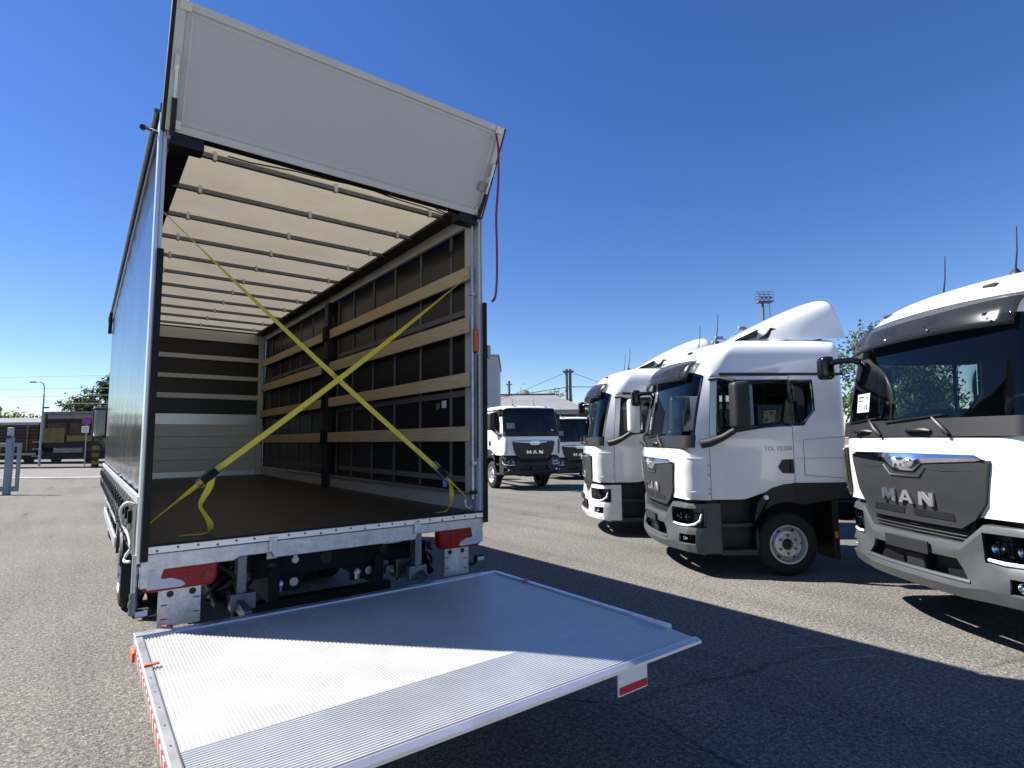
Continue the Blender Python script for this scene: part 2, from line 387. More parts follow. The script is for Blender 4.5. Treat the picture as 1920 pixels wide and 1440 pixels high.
for (x0, y0), (x1, y1), wd in MARKS:                 # remains of old painted bay marks and dust streaks
    n = 22; up = []; dn = []; d_ = Vector((x1-x0, y1-y0, 0)); nn = Vector((-d_.y, d_.x, 0)).normalized()
    for k in range(n):
        p = Vector((x0, y0, .004))+d_*(k/(n-1)); a = wd*random.uniform(.25, 1); c = wd*random.uniform(.25, 1)
        if k in (0, n-1): a = c = .002
        up.append(p+nn*a); dn.append(p-nn*c)
    MB().grid([dn, up]).build('faded_marking', 'worn_paint', g)

# ------------------------------------------------------------------ lorry parts shared by all lorries (local: x forward, y left, z up, front axle at x=0)
FZ = [.30,.98,1.15,1.40,1.62,1.98,2.33,2.66,2.72,2.80,2.93,3.05]; FX = [1.40,1.40,1.42,1.435,1.432,1.385,1.32,1.245,1.228,1.20,1.125,.98]
def fx(y, z): return interp(z, FZ, FX)-.125*(abs(y)/1.055)**2.4
def cab_template(low):
    zf = [.98,1.15,1.40,1.60,1.64,1.98,2.33,2.66,2.72,2.80,2.93,3.05,3.12,3.145]
    xr = [1.40,1.42,1.435,1.432,1.43,1.385,1.32,1.245,1.228,1.20,1.125,.98,.66,.25]
    hw = [1.122,1.128,1.13,1.13,1.13,1.126,1.118,1.105,1.098,1.095,1.085,1.05,.93,.6]
    wf = [1.055,1.055,1.055,1.055,1.055,1.045,1.025,.995,.985,.975,.95,.91,.80,.52]
    sb = [.125]*8+[.13,.15,.19,.22,.22,.15]
    zt = [0,0,0,0,0,0,0,2.53,2.59,2.69,2.85,3.0,3.10,3.135]
    if low:
        zf[8:] = [2.69,2.71,2.735,2.76,2.775,2.78]; zt[8:] = [2.58,2.64,2.70,2.745,2.77,2.775]; xr[8:] = [1.23,1.20,1.13,1.03,.8,.4]
    sx = [.985,.885,.55,.17,-.12,-.26,-.43,-.64,-.84]
    wb = [1.76,1.80,1.86,1.92,1.92,1.92,2.12,2.15,2.15]
    z0 = [.975,.975,.975,1.10,1.185,1.185,1.185,1.185,1.185]
    def side(i, k):
        if i == 0: return z0[k]
        if i in (1, 2): return z0[k]+(wb[k]-.05-z0[k])*(.33*i)
        if i == 3: return wb[k]-.05
        if i in (4, 5, 6): return wb[k]+(2.53-wb[k])*(i-4)/3
        return zt[i]
    def row(i):
        pts = []; W = wf[i]
        for q in (0,.25,.5,.75,1.0): pts.append((xr[i]-sb[i]*q**2.4, W*q, zf[i]))
        k = 1 if i < 9 else max(.4, (xr[i]+.86)/(1.43+.86))
        sxr = [(-.86+(x+.86)*k) for x in sx]
        if 4 <= i <= 8: t = (min(i, 7)-4)/3; sxr[0] -= .055*t; sxr[1] -= .055*t
        c4 = pts[-1]; pts.append((max(c4[0]-.13, sxr[0]+.03), (W+hw[i])/2+.018, (zf[i]+side(i, 0))/2))
        for kx, x in enumerate(sxr): pts.append((x, hw[i], side(i, kx)))
        xe = -.87+(.05 if i == 12 else .15 if i == 13 else 0)
        pts += [(xe, hw[i]*.86, side(i, 8)), (xe, hw[i]*.43, side(i, 8)), (xe, 0, side(i, 8))]
        return pts
    rows = [row(i) for i in range(14)]; nc = len(rows[0]); nr = 14
    V = []; idx = {}
    for i in range(nr):
        for j in range(nc):
            x, y, z = rows[i][j]
            idx[(i, j, 1)] = len(V); V.append((x, y, z))
            if y < 1e-6: idx[(i, j, -1)] = idx[(i, j, 1)]
            else: idx[(i, j, -1)] = len(V); V.append((x, -y, z))
    sets = {'shell': [], 'ws': [], 'dl': [], 'dr': [], 'wl': [], 'wr': [], 'ql': [], 'qr': []}
    for i in range(nr-1):
        for j in range(nc-1):
            for s in (1, -1):
                q = [idx[(i, j, s)], idx[(i, j+1, s)], idx[(i+1, j+1, s)], idx[(i+1, j, s)]]
                if s < 0: q = q[::-1]
                h = 'l' if s > 0 else 'r'
                if 4 <= i <= 6 and j <= 4: k = 'ws'
                elif 4 <= i <= 6 and 7 <= j <= 9: k = 'w'+h
                elif 4 <= i <= 6 and j in (10, 11): k = 'q'+h
                elif i <= 7 and 6 <= j <= 9: k = 'd'+h
                else: k = 'shell'
                sets[k].append(q)
    i = nr-1
    for j in range(nc-1):
        q = [idx[(i, j, 1)], idx[(i, j+1, 1)], idx[(i, j+1, -1)], idx[(i, j, -1)]]
        u = []
        for a in q:
            if a not in u: u.append(a)
        sets['shell'].append(u)
    def mk(keys, name, mats):
        fs = [f for k in keys for f in sets[k]]; used = sorted({a for f in fs for a in f}); mp = {a: n for n, a in enumerate(used)}
        me = bpy.data.meshes.new(name); me.from_pydata([V[a] for a in used], [], [[mp[a] for a in f] for f in fs])
        bm = bmesh.new(); bm.from_mesh(me); bmesh.ops.recalc_face_normals(bm, faces=bm.faces[:]); bm.to_mesh(me); bm.free()
        at = me.attributes.new('crease_vert', 'FLOAT', 'POINT')
        for (i, j, sg), a in idx.items():
            c = CR.get((i, j))
            if c and a in mp: at.data[mp[a]].value = c
        for m in mats: me.materials.append(M[m])
        return evaluated(me, 3)
    CR = {(4,5): .5, (7,5): .5, (4,7): .5, (7,7): .5, (4,10): .6, (7,10): .6, (4,11): .45, (4,12): .5, (7,12): .5, (0,6): .8, (0,10): .6, (8,6): .6, (8,10): .7, (0,4): .5, (0,5): .5, (0,9): .3, (0,8): .5}
    out = {}
    def outward(me):
        bm = bmesh.new(); bm.from_mesh(me); bm.normal_update()
        s = sum((f.normal.dot(f.calc_center_median()-Vector((.2,0,2))))*f.calc_area() for f in bm.faces)
        if s < 0: bmesh.ops.reverse_faces(bm, faces=bm.faces[:])
        bm.to_mesh(me); bm.free(); return me
    out['shell'] = outward(mk(['shell'], 'cab_shell', ['white_paint']))
    for h in 'lr':
        out['d'+h] = border(outward(mk(['d'+h], 'door', ['white_paint', 'black'])), .007, 1)
        out['w'+h] = border(outward(mk(['w'+h], 'door_glass', ['side_glass', 'gloss_black'])), .03, 1)
        out['q'+h] = border(outward(mk(['q'+h], 'quarter_glass', ['side_glass', 'gloss_black'])), .035, 1)
    out['ws'] = border(outward(mk(['ws'], 'windscreen', ['windscreen', 'gloss_black'])), .035, 1)
    lin = outward(mk(['shell', 'dl', 'dr'], 'cab_lining', ['cab_lining']))
    bm = bmesh.new(); bm.from_mesh(lin); bm.normal_update()
    for v in bm.verts: v.co -= v.normal*.03
    bm.to_mesh(lin); bm.free(); out['lining'] = lin
    return out

def fpos(u, z):
    if abs(u) <= 1.05: return fx(u, z), u
    t = min(1, (abs(u)-1.05)/.14); return fx(1.05, z)-.145*t, math.copysign(1.05+.062*(1-(1-t)**2), u)
def front_sheet(yl, zs, off, thick, nc=17):
    """a sheet that follows the curved front; yl(z) = half width"""
    F = []; B = []
    for z in zs:
        F.append([(fpos(yl(z)*q, z)[0]+off, fpos(yl(z)*q, z)[1]*(1+off*.8), z) for q in [-1+2*k/(nc-1) for k in range(nc)]])
        B.append([(x-thick, y, zz) for x, y, zz in F[-1]])
    mb = MB(); nr = len(zs); mb.grid(F); mb.grid(B)
    o = nr*nc
    for j in range(nc-1):
        mb.f += [(j, j+1, o+j+1, o+j), ((nr-1)*nc+j, (nr-1)*nc+j+1, o+(nr-1)*nc+j+1, o+(nr-1)*nc+j)]; mb.m += [0, 0]
    for i in range(nr-1):
        mb.f += [(i*nc, (i+1)*nc, o+(i+1)*nc, o+i*nc), (i*nc+nc-1, (i+1)*nc+nc-1, o+(i+1)*nc+nc-1, o+i*nc+nc-1)]; mb.m += [0, 0]
    return mb

LETTERS = {'M': [[(0,0),(.27,0),(.27,.56),(.50,.14),(.66,.14),(.89,.56),(.89,0),(1.16,0),(1.16,1),(.86,1),(.58,.50),(.30,1),(0,1)]],
           'A': [[(0,0),(.29,0),(.37,.2),(.59,.2),(.59,.40),(.46,.40),(.59,.70),(.59,1),(.43,1)], [(.59,.2),(.81,.2),(.89,0),(1.18,0),(.75,1),(.59,1),(.59,.70),(.72,.40),(.59,.40)]],
           'N': [[(0,0),(.27,0),(.27,.56),(.76,0),(1.06,0),(1.06,1),(.79,1),(.79,.44),(.30,1),(0,1)]]}
def letters_mesh():
    mb = MB(); pos = {'M': -2.10, 'A': -.59, 'N': 1.06}; H = .120; Wd = .152
    for ch in 'MAN':
        for poly in LETTERS[ch]:
            # as seen from the front the reading direction is +y (viewer's right is the lorry's left)
            mb.prism(poly, lambda u, v, d, c=ch: (fx((pos[c]+u)*Wd, 1.10)+d, (pos[c]+u)*Wd, 1.028+v*H), .030, .046)
    return mb.mesh('lettering', 'chrome')

def bumper_template():
    cols = [0,.30,.54,.72,.90,1.03]; zc = [.75,.75,.695,.615,.53,.435,.385,.30,.265]; zo = [.935,.925,.865,.745,.625,.535,.415,.31,.27]
    dx = [-.12,-.02,0,-.005,-.01,.02,.03,-.01,-.2]
    rows = []
    for i in range(9):
        r = []
        for j, y in enumerate(cols):
            yy = y
            if j == 2 and i in (3, 4, 5): yy = [.50,.55,.62][i-3]
            z = zc[i] if j <= 2 else zo[i]
            r.append((1.47-.20*(yy/1.05)**2.3+dx[i], yy, z))
        r += [(1.19+dx[i]*.6, 1.105+dx[i]*.15, zo[i]), (1.06, 1.13 if i < 8 else 1.0, zo[i]), (.875, 1.13 if i < 8 else 1.0, zo[i])]
        rows.append(r)
    def full(r): return [(x, -y, z) for x, y, z in reversed(r[1:])]+list(r)
    P = [full(r) for r in rows]; nh = len(rows[0]); c0 = nh-1
    def kind(i, j):
        h = j-c0 if j >= c0 else c0-1-j
        if i in (3, 4) and h <= 1: return 'mid'
        if i in (2, 3) and 3 <= h <= 6: return 'lamp'
        if i == 5 and 4 <= h <= 5: return 'fog'
        return 'b'
    body = MB().grid(P, skip=lambda i, j: kind(i, j) != 'b')
    lens = [MB().grid(P, skip=lambda i, j, s=s: not (kind(i, j) == 'lamp' and (j >= c0) == s)) for s in (True, False)]
    return body, lens

def wheel_meshes(r=.40, rim=.24, wdt=.235, nuts=6, nr=.115):
    """outer face at y=0, wheel runs to y=-wdt; axis y"""
    tp = [(rim-.005,-.02),(rim+.03,-.004),(r-.09,.0),(r-.035,-.012),(r-.008,-.035),(r,-.06),(r,-wdt+.06),(r-.01,-wdt+.03),(r-.09,-wdt),(rim-.005,-wdt+.02)]
    t = MB().lathe(tp, (0,0,0), (0,1,0), 48)
    for k in range(3):
        h = -.075-k*(wdt-.15)/2; t.lathe([(r-.006,h-.006),(r+.002,h-.006),(r+.002,h+.006),(r-.006,h+.006)], (0,0,0), (0,1,0), 48)
    tyre = t.mesh('tyre', 'rubber', 40)
    rp = [(rim+.006,-.012),(rim+.004,.002),(rim-.012,.002),(rim-.022,-.03),(rim-.035,-.085),(rim-.06,-.095),(.172,-.045),(.158,-.030),(.152,-.028),(.075,-.028),(.07,-.035),(.066,-.10),(0,-.10)]
    m = MB().lathe(rp, (0,0,0), (0,1,0), 40)
    rimm = m.mesh('rim', 'wheel_silver', 35)
    nut = MB().lathe([(.017,-.03),(.017,-.006),(.012,0),(.0,0)], (0,0,0), (0,1,0), 6).mesh('wheel_nut', 'galvanised_dark', 40)
    hb = MB().lathe([(.066,-.099),(.062,-.06),(.03,-.05),(0,-.05)], (0,0,0), (0,1,0), 20)
    hole = MB().lathe([(.020,-.10),(.020,-.075),(0,-.074)], (0,0,0), (0,1,0), 10).mesh('hand_hole', 'black')
    spots = []
    for k in range(nuts):
        a = 2*math.pi*k/nuts+math.pi/2; b_ = a+math.pi/nuts
        spots += [('wheel_nut', nut, (nr*math.cos(a), 0, nr*math.sin(a))), ('hand_hole', hole, ((rim-.055)*math.cos(b_), 0, (rim-.055)*math.sin(b_)))]
    return tyre, rimm, hb.mesh('hub', 'black', 40), spots

def mirror_meshes():
    def rb(c, s, bev, mname, name):
        bm = bmesh.new(); bmesh.ops.create_cube(bm, size=1)
        for v in bm.verts: v.co = Vector((v.co.x*s[0], v.co.y*s[1], v.co.z*s[2]))+Vector(c)
        for v in bm.verts:
            if v.co.x > c[0]: v.co.y = c[1]+(v.co.y-c[1])*.72; v.co.z = c[2]+(v.co.z-c[2])*.93
        bmesh.ops.bevel(bm, geom=bm.edges[:]+bm.verts[:], offset=bev, segments=4, affect='EDGES', profile=.6)
        me = bpy.data.meshes.new(name); bm.to_mesh(me); bm.free(); me.materials.append(M[mname])
        for p in me.polygons: p.use_smooth = True
        return me
    return rb
RB = mirror_meshes()

T_HIGH = cab_template(False); T_LOW = cab_template(True)
LET = letters_mesh(); BUMP, LENS = bumper_template()
BUMP_ME = {k: BUMP.mesh('bumper', k) for k in ('grey_bumper', 'white_paint', 'dark_plastic')}
LENS_ME = [l.mesh('lamp_lens', 'lens', 40) for l in LENS]
WH = wheel_meshes(); WH_BIG = wheel_meshes(.49, .29, .28, 8, .135)
BADGE = text_mesh('TGL 12.250', .075, 'galvanised_dark', .002)

def add_wheel(root, x, y, ws, r, rot=0, name='wheel', nuts=True):
    """outboard face at y, left side; rot=pi for the other side"""
    t = put(name, ws[0], root, (x, y, r), rot=(0, 0, rot))
    put('rim', ws[1], t); put('hub', ws[2], t)
    if nuts:
        for nm, me, lc in ws[3]: put(nm, me, t, lc)
    return t

def build_cab(root, high=True, bumper='grey_bumper', visor=True, fairing=True, mirror='dark_plastic', dz=0, badge=False, notice=True, detail=True, x0=0, r=.40, ws=None):
    T = T_HIGH if high else T_LOW; L = (x0, 0, dz); ws = ws or WH
    shell = put('cab_shell', T['shell'], root, L); put('interior_lining', T['lining'], shell)
    wsn = put('windscreen', T['ws'], root, L)
    for h, s in (('l', 1), ('r', -1)):
        d = put('door', T['d'+h], root, L)
        put('window_glass', T['w'+h], d)
        put('quarter_glass', T['q'+h], root, L)
        # handle: dark recess with a bar
        mb = MB().prism([(.10,1.39),(.04,1.485),(-.105,1.49),(-.105,1.305),(.04,1.31)], lambda u, v, q: (u, s*q, v), 1.120, 1.137)
        hd = mb.build('handle', 'dark_plastic', d, bevel=.004)
        MB().box(-.10, -.055, s*1.137 if s > 0 else -1.158, 1.158 if s > 0 else -1.137, 1.32, 1.475).build('grip', 'black', d, bevel=.01)
        # drip rail
        mb = MB(); mb.beam((.80, s*1.104, 2.612), (-.84, s*1.104, 2.600), .020, .032); mb.build('drip_rail', 'black', root, loc=L)
        if high:
            # moulded panel line on the rear side wall
            mb = MB()
            for a, b in (((-.25,1.74),(-.25,1.28)), ((-.25,1.28),(-.82,1.235)), ((-.25,1.74),(-.82,1.775)), ((-.14,1.50),(-.82,1.50))):
                mb.beam((a[0], s*1.130, a[1]), (b[0], s*1.130, b[1]), .004, .006, up=(0, 1, 0))
            mb.build('panel_joint', 'black', root, loc=L)
        # corner air deflector: a vane standing off the corner with a dark slot at its front edge
        prof = [(1.0+.56*k/8) for k in range(9)]; F = []
        for z in prof:
            e = 1-abs((z-1.28)/.285)**6
            F.append([(fx(1.05, z)+.030*e, s*1.066, z), (fx(1.05, z)-.02+.02*e, s*(1.10+.012*e), z), (fx(1.05, z)-.10, s*(1.130+.012*e), z), (1.03, s*(1.136+.006*e), z)])
        B = [[(x-.02, y-s*.02, z) for x, y, z in r_] for r_ in F]
        mb = MB(); mb.grid(F); mb.grid(B); me = mb.mesh('air_deflector', 'white_paint', 60)
        ad = put('air_deflector', me, root, L)
        mb = MB().prism([(1.046,1.05),(1.078,1.04),(1.078,1.51),(1.056,1.53)], lambda u, v, q: (fx(u, v)+q, s*u, v), -.03, .010); mb.build('deflector_slot', 'black', ad)
        for zz in (1.515, 1.085):
            mb = MB(); mb.tube([(fx(1.05, zz)+.012, s*1.080, zz), (fx(1.05, zz)-.02, s*1.108, zz), (fx(1.05, zz)-.09, s*1.136, zz), (1.04, s*1.137, zz)], .007, 6); mb.build('deflector_rib', 'white_paint', ad, 50)
        mb = MB()
        for zz in (1.06, 1.12, 1.30, 1.42): mb.lathe([(.008, 0), (.008, .006), (0, .007)], (1.005, s*1.130, zz), (0, s, 0), 8)
        tag(mb.build('trim_clips', 'black', ad), kind='stuff')
        # mirrors
        mi = put('door_mirror', RB((.655, s*1.34, 2.185), (.21, .25, .63), .055, mirror, 'door_mirror'), root, L)
        mb = MB(); mb.add([(.545, s*1.25, 1.93), (.515, s*1.43, 1.93), (.515, s*1.43, 2.44), (.545, s*1.25, 2.44), (.57, s*1.25, 1.93), (.57, s*1.43, 1.93), (.57, s*1.43, 2.44), (.57, s*1.25, 2.44)], [(0,1,2,3),(4,5,6,7),(0,1,5,4),(1,2,6,5),(2,3,7,6),(3,0,4,7)]); mb.build('mirror_glass', 'chrome', mi)
        mb = MB(); mb.tube([(1.07, s*1.10, 1.70), (.97, s*1.16, 1.72), (.84, s*1.24, 1.78), (.68, s*1.31, 1.89)], [.065, .06, .045, .04], 10); mb.build('mirror_arm', 'dark_plastic', root, 50, loc=L)
        mb = MB(); mb.tube([(.93, s*1.08, 2.545), (.84, s*1.17, 2.555), (.68, s*1.29, 2.50)], [.03, .026, .03], 8); mb.build('mirror_bracket', 'dark_plastic', root, 50, loc=L)
    # front (kerb) mirror on the right hand corner
    fm = put('front_mirror', RB((1.36, -1.27, 2.47), (.15, .20, .29), .06, 'gloss_black', 'front_mirror'), root, L)
    mb = MB(); mb.tube([(1.07, -1.02, 2.50), (1.14, -1.08, 2.54), (1.26, -1.16, 2.54), (1.34, -1.22, 2.52)], [.045, .036, .034, .04], 8); mb.build('mirror_arm', 'gloss_black', root, 50, loc=L)
    # cowl under the windscreen with wipers and grab handles
    cw = front_sheet(lambda z: 1.175-.02*(z-1.63), [1.650,1.70,1.765,1.81], .012, .02, 41).build('scuttle_panel', 'dark_plastic', root, 40, loc=L)
    if detail:
        for y0, y1, yb in ((-.62, -.30, -.98), (.18, .52, -.28)):
            mb = MB(); mb.tube([(fx(y1, 1.67)+.035, y1, 1.67), (fx(y1, 1.72)+.06, y1-.03, 1.73), (fx(y1-.12, 1.80)+.05, y1-.14, 1.82)], [.022, .018, .012], 6)
            mb.build('wiper_arm', 'black', root, 50, loc=L)
            mb = MB(); mb.tube([(fx(y1-.05, 1.835)+.028, y1-.06, 1.84), (fx(y1-.42, 1.80)+.028, y1-.42, 1.815), (fx(yb, 1.79)+.028, yb+.05, 1.79)], .009, 5); mb.build('wiper_blade', 'black', root, 50, loc=L)
            mb = MB(); mb.tube([(fx(y0, 1.70)+.02, y0-.12, 1.70), (fx(y0, 1.71)+.05, y0-.08, 1.71), (fx(y0, 1.71)+.05, y0+.12, 1.71), (fx(y0, 1.70)+.02, y0+.16, 1.70)], .018, 6); mb.build('grab_handle', 'black', cw, 50)
    # grille, chrome wing, lettering
    gr = front_sheet(lambda z: interp(z, [.86,.96,1.10,1.44], [.52,.66,.755,.825]), [.87,.96,1.04,1.10,1.20,1.30,1.40,1.45], .022, .03, 25).build('grille', 'grille_plastic', root, 40, loc=L)
    mb = MB()
    wing = [(-.81,1.465),(-.75,1.495),(0,1.50),(.75,1.495),(.81,1.465),(.80,1.445),(.24,1.410),(.13,1.335),(-.13,1.335),(-.24,1.410),(-.80,1.445)]
    dense = []
    for a, b in zip(wing, wing[1:]+wing[:1]):
        for k in range(4): dense.append((a[0]+(b[0]-a[0])*k/4, a[1]+(b[1]-a[1])*k/4))
    us = sorted({-.81, -.75, -.6, -.45, -.3, -.24, -.13, 0, .13, .24, .3, .45, .6, .75, .81})
    top = lambda y: interp(abs(y), [0,.75,.81], [1.50,1.495,1.462]); bot = lambda y: interp(abs(y), [.13,.24,.80,.81], [1.335,1.410,1.447,1.458])
    F = [[(fx(y, 1.45)+.034, y, top(y)) for y in us], [(fx(y, 1.45)+.052, y, (top(y)+bot(y))/2) for y in us], [(fx(y, 1.45)+.036, y, bot(y)) for y in us]]
    Bk = [[(fx(y, 1.45)+.012, y, z) for (_, y, z) in r_] for r_ in (F[0], F[2])]
    mb.grid(F); mb.grid([F[0], Bk[0]]); mb.grid([F[2], Bk[1]]); ch = mb.build('chrome_wing', 'chrome', root, 25, loc=L)
    # striding lion emblem in low relief
    lion = [(-.085,.0),(-.07,.0),(-.062,.028),(-.03,.03),(-.02,.004),(-.004,.004),(-.002,.03),(.028,.034),(.04,.006),(.056,.006),(.052,.04),(.075,.052),(.088,.046),(.092,.062),(.074,.078),(.05,.076),(.03,.062),(-.04,.06),(-.07,.064),(-.095,.088),(-.104,.082),(-.08,.05),(-.076,.03)]
    MB().prism(lion, lambda u, v, d: (fx(u, 1.40)+d, u*1.05, 1.368+v*1.0), .046, .060).build('emblem', 'alu', ch)
    put('lettering', LET, gr)
    sw = MB()
    for y0_, y1_, z_ in ((-.70, -.22, 1.345), (.22, .70, 1.345)):
        sw.beam((fx(y0_, z_)+.024, y0_, 1.365), (fx((y0_+y1_)/2, z_)+.026, (y0_+y1_)/2, 1.352), .006, .008); sw.beam((fx((y0_+y1_)/2, z_)+.026, (y0_+y1_)/2, 1.352), (fx(y1_, z_)+.024, y1_, 1.365), .006, .008)
    sw.tube([(fx(-.27, 1.3)+.024, -.27, 1.375), (fx(-.18, 1.27)+.026, -.18, 1.285), (fx(.0, 1.27)+.026, 0, 1.282), (fx(.18, 1.27)+.026, .18, 1.285), (fx(.27, 1.3)+.024, .27, 1.375)], .012, 6)
    sw.build('grille_ridge', 'grille_plastic', gr, 50)
    for y0_, y1_ in ((-.50, -.06), (.06, .50)):
        n_ = 6; lo_ = [(y0_+(y1_-y0_)*k/n_, .925) for k in range(n_+1)]; hi_ = [(y0_*.96+(y1_-y0_)*.96*k/n_, .985) for k in range(n_+1)][::-1]
        MB().prism(lo_+hi_, lambda u, v, d: (fx(u, .96)+d, u, v), .018, .030).build('air_slot', 'black', gr)
    # bumper
    bo = put('bumper', BUMP_ME[bumper], root, (x0, 0, dz)); so_ = bo.modifiers.new('thick', 'SOLIDIFY'); so_.thickness = .03; so_.offset = -1
    bv = bo.modifiers.new('bevel', 'BEVEL'); bv.width = .014; bv.segments = 3; bv.limit_method = 'ANGLE'; bv.angle_limit = R(25)
    for p in BUMP_ME[bumper].polygons: p.use_smooth = True
    BUMP_ME[bumper].set_sharp_from_angle(angle=R(30))
    mb = MB(); mb.box(.88, 1.24, -.98, .98, .36, 1.02); mb.box(1.0, 1.34, -.60, .60, .40, .98); mb.box(.88, 1.22, -.90, .90, .32, .36); mb.box(.88, 1.05, -1.09, 1.09, .89, 1.015); mb.box(.90, 1.06, -1.08, 1.08, .36, .58); mb.build('carrier_and_light_stop', 'black', root, bevel=.02, loc=L)  # carrier backing, plus unseen blocks added to stop sun leaking past the bumper
    mb = MB()
    for z in (.775, .805, .835, .865): mb.tube([(1.385-.05*abs(y), y, z) for y in (-.55, -.28, 0, .28, .55)], .008, 5)
    mb.build('cooling_bars', 'dark_plastic', root, loc=L)
    mb = MB(); mb.box(1.475, 1.494, -.265, .265, .600, .715); pl = mb.build('plate_holder', 'dark_plastic', root, bevel=.006, loc=L)
    mb = MB(); mb.box(1.33, 1.42, -.10, .12, .42, .58); mb.build('tow_cover', 'dark_plastic', root, bevel=.02, loc=L)
    mb = MB(); mb.tube([(1.475-.19*(abs(y)/1.05)**2.3, y, .445) for y in (-.62, -.3, 0, .3, .62)], .022, 6); mb.build('bumper_step', bumper if bumper != 'white_paint' else 'dark_plastic', bo, 40)
    for k, s in enumerate((1, -1)):
        hl = put('headlamp', LENS_ME[0 if s > 0 else 1], root, L)
        mb = MB()
        for y, xx in ((.80, 1.33), (.965, 1.27)):
            mb.lathe([(.058, 0), (.060, -.012), (.050, -.014), (.042, -.05), (0, -.055)], (xx, s*y, .745), (1, 0, 0), 20)
            mb.lathe([(0, -.012), (.022, -.014), (.038, -.026), (.042, -.045)], (xx, s*y, .745), (1, 0, 0), 16)
        mb.build('projector', 'chrome', hl, 40)
        mb = MB(); mb.tube([(1.365, s*.745, .652), (1.335, s*.86, .640), (1.275, s*1.0, .643), (1.20, s*1.085, .665), (1.14, s*1.112, .72), (1.12, s*1.116, .80)], [.016, .018, .020, .020, .016, .010], 8); mb.build('daytime_light', 'lamp_white', hl, 50)
        mb = MB(); mb.box(.93, 1.10, *sorted((s*.70, s*1.07)), .60, .88); mb.build('lamp_housing', 'black', hl)
        mb = MB().prism([(1.30,.71),(1.27,.90),(1.20,1.02),(1.08,1.085),(1.06,1.07),(1.18,1.0),(1.24,.89),(1.27,.71)], lambda u, v, q: (u-.04, s*v, q), .63, .86); mb.build('lamp_reflector', 'lamp_grey', hl, 40)
        mb = MB()
        for zz in (.80, .69): mb.tube([(1.30, s*.73, zz), (1.25, s*.90, zz), (1.17, s*1.02, zz), (1.10, s*1.07, zz)], .008, 6)
        mb.build('lamp_trim', 'chrome', hl, 50)
        mb = MB(); mb.lathe([(.040, 0), (.038, -.03), (0, -.035)], (1.30, s*.95, .475), (1, 0, 0), 16); mb.build('fog_lamp', 'chrome', root, 40, loc=L)
        # step well
        st = MB(); st.box(.40, .87, *sorted((s*.90, s*1.11)), .275-dz*.0, .345)
        stp = st.build('step_board', 'grille_plastic', root, bevel=.012, loc=L)
        mb = MB(); mb.box(.44, .87, *sorted((s*.88, s*1.09)), .625, .675); mb.build('step_board', 'grille_plastic', root, bevel=.01, loc=L)
        mb = MB(); mb.box(.38, .874, *sorted((s*.80, s*.93)), .30, .97); mb.box(.38, .42, *sorted((s*.86, s*1.105)), .33, .62); mb.box(.845, .874, *sorted((s*.86, s*1.10)), .34, .97); mb.build('step_well', 'dark_plastic', root, bevel=.008, loc=L)
        # wheel arch
        out = [(.43,.60),(.435,.76),(.39,.94),(.31,1.05),(.19,1.125),(.03,1.17),(-.10,1.180),(-.88,1.180),(-.88,1.0),(-.22,1.0)]
        a0, a1 = R(112), R(20); inn = [(.50*math.cos(a0+(a1-a0)*k/10), .42+.52*math.sin(a0+(a1-a0)*k/10)) for k in range(11)]
        mb = MB().prism(out[:-1]+inn, lambda u, v, q: (u, s*q, v), .80, 1.136); fe = mb.build('wheel_arch', 'dark_plastic', root, 30, bevel=.012, loc=L)
        mb = MB(); mb.lathe([(.030, 0), (.034, .012), (.028, .03), (0, .032)], (.285, s*1.135, 1.005), (0, s, 0), 16); mb.build('side_repeater', 'lamp_white', fe, 40)
        mb = MB().beam((-.10, s*1.138, 1.18), (-.16, s*1.138, .98), .006, .006, up=(0, 1, 0)); mb.build('panel_joint', 'black', fe)
        mb = MB(); mb.box(-.95, .42, *sorted((s*.50, s*.54)), .30, 1.05); mb.box(-.95, .42, *sorted((s*.54, s*.80)), 1.0, 1.06); mb.build('arch_liner', 'black', root, loc=L)  # liner panels, added in black to keep the gap behind the wheel dark
        mb = MB(); mb.box(-.68, -.60, *sorted((s*.60, s*1.08)), .20, .98); mf = mb.build('mud_flap', 'black', root, bevel=.01, loc=(x0, 0, dz*.5))
        mb = MB(); mb.box(-.655, -.615, *sorted((s*1.08, s*1.095)), .475, .555); mb.build('side_marker', 'amber', mf, bevel=.005)
    # interior
    mb = MB().prism([(1.20,1.30),(1.24,1.66),(1.05,1.74),(.82,1.72),(.74,1.55),(.78,1.20)], lambda u, v, q: (u, q, v), -1.0, 1.0); mb.build('dashboard', 'dash', root, bevel=.02, loc=L)
    mb = MB(); ring = [Vector((.60, .50, 1.80))+Vector((.10*math.cos(a), .235*math.sin(a), .205*math.cos(a))) for a in [2*math.pi*k/24 for k in range(25)]]
    mb.tube(ring, .017, 8); mb.tube([(.60, .50, 1.80), (.80, .50, 1.58)], .03, 8); mb.beam((.60, .27, 1.80), (.60, .73, 1.80), .03, .05); mb.build('steering_wheel', 'dash', root, 60, loc=L)
    for y in (.50, -.50):
        mb = MB(); mb.box(-.28, .24, y-.25, y+.25, 1.30, 1.46); st = mb.build('seat', 'seat_fabric', root, bevel=.05, seg=3, loc=L)
        mb = MB(); mb.beam((-.22, y, 1.44), (-.40, y, 2.08), .48, .14, up=(1, 0, 0)); mb.build('seat_back', 'seat_fabric', st, bevel=.05, seg=3)
        mb = MB(); mb.beam((-.40, y, 2.11), (-.43, y, 2.30), .28, .10, up=(1, 0, 0)); mb.build('head_rest', 'seat_fabric', st, bevel=.04, seg=3)
    mb = MB(); mb.box(-.60, 1.1, -1.0, 1.0, 1.08, 1.14); mb.build('cab_floor', 'black', root, loc=L)
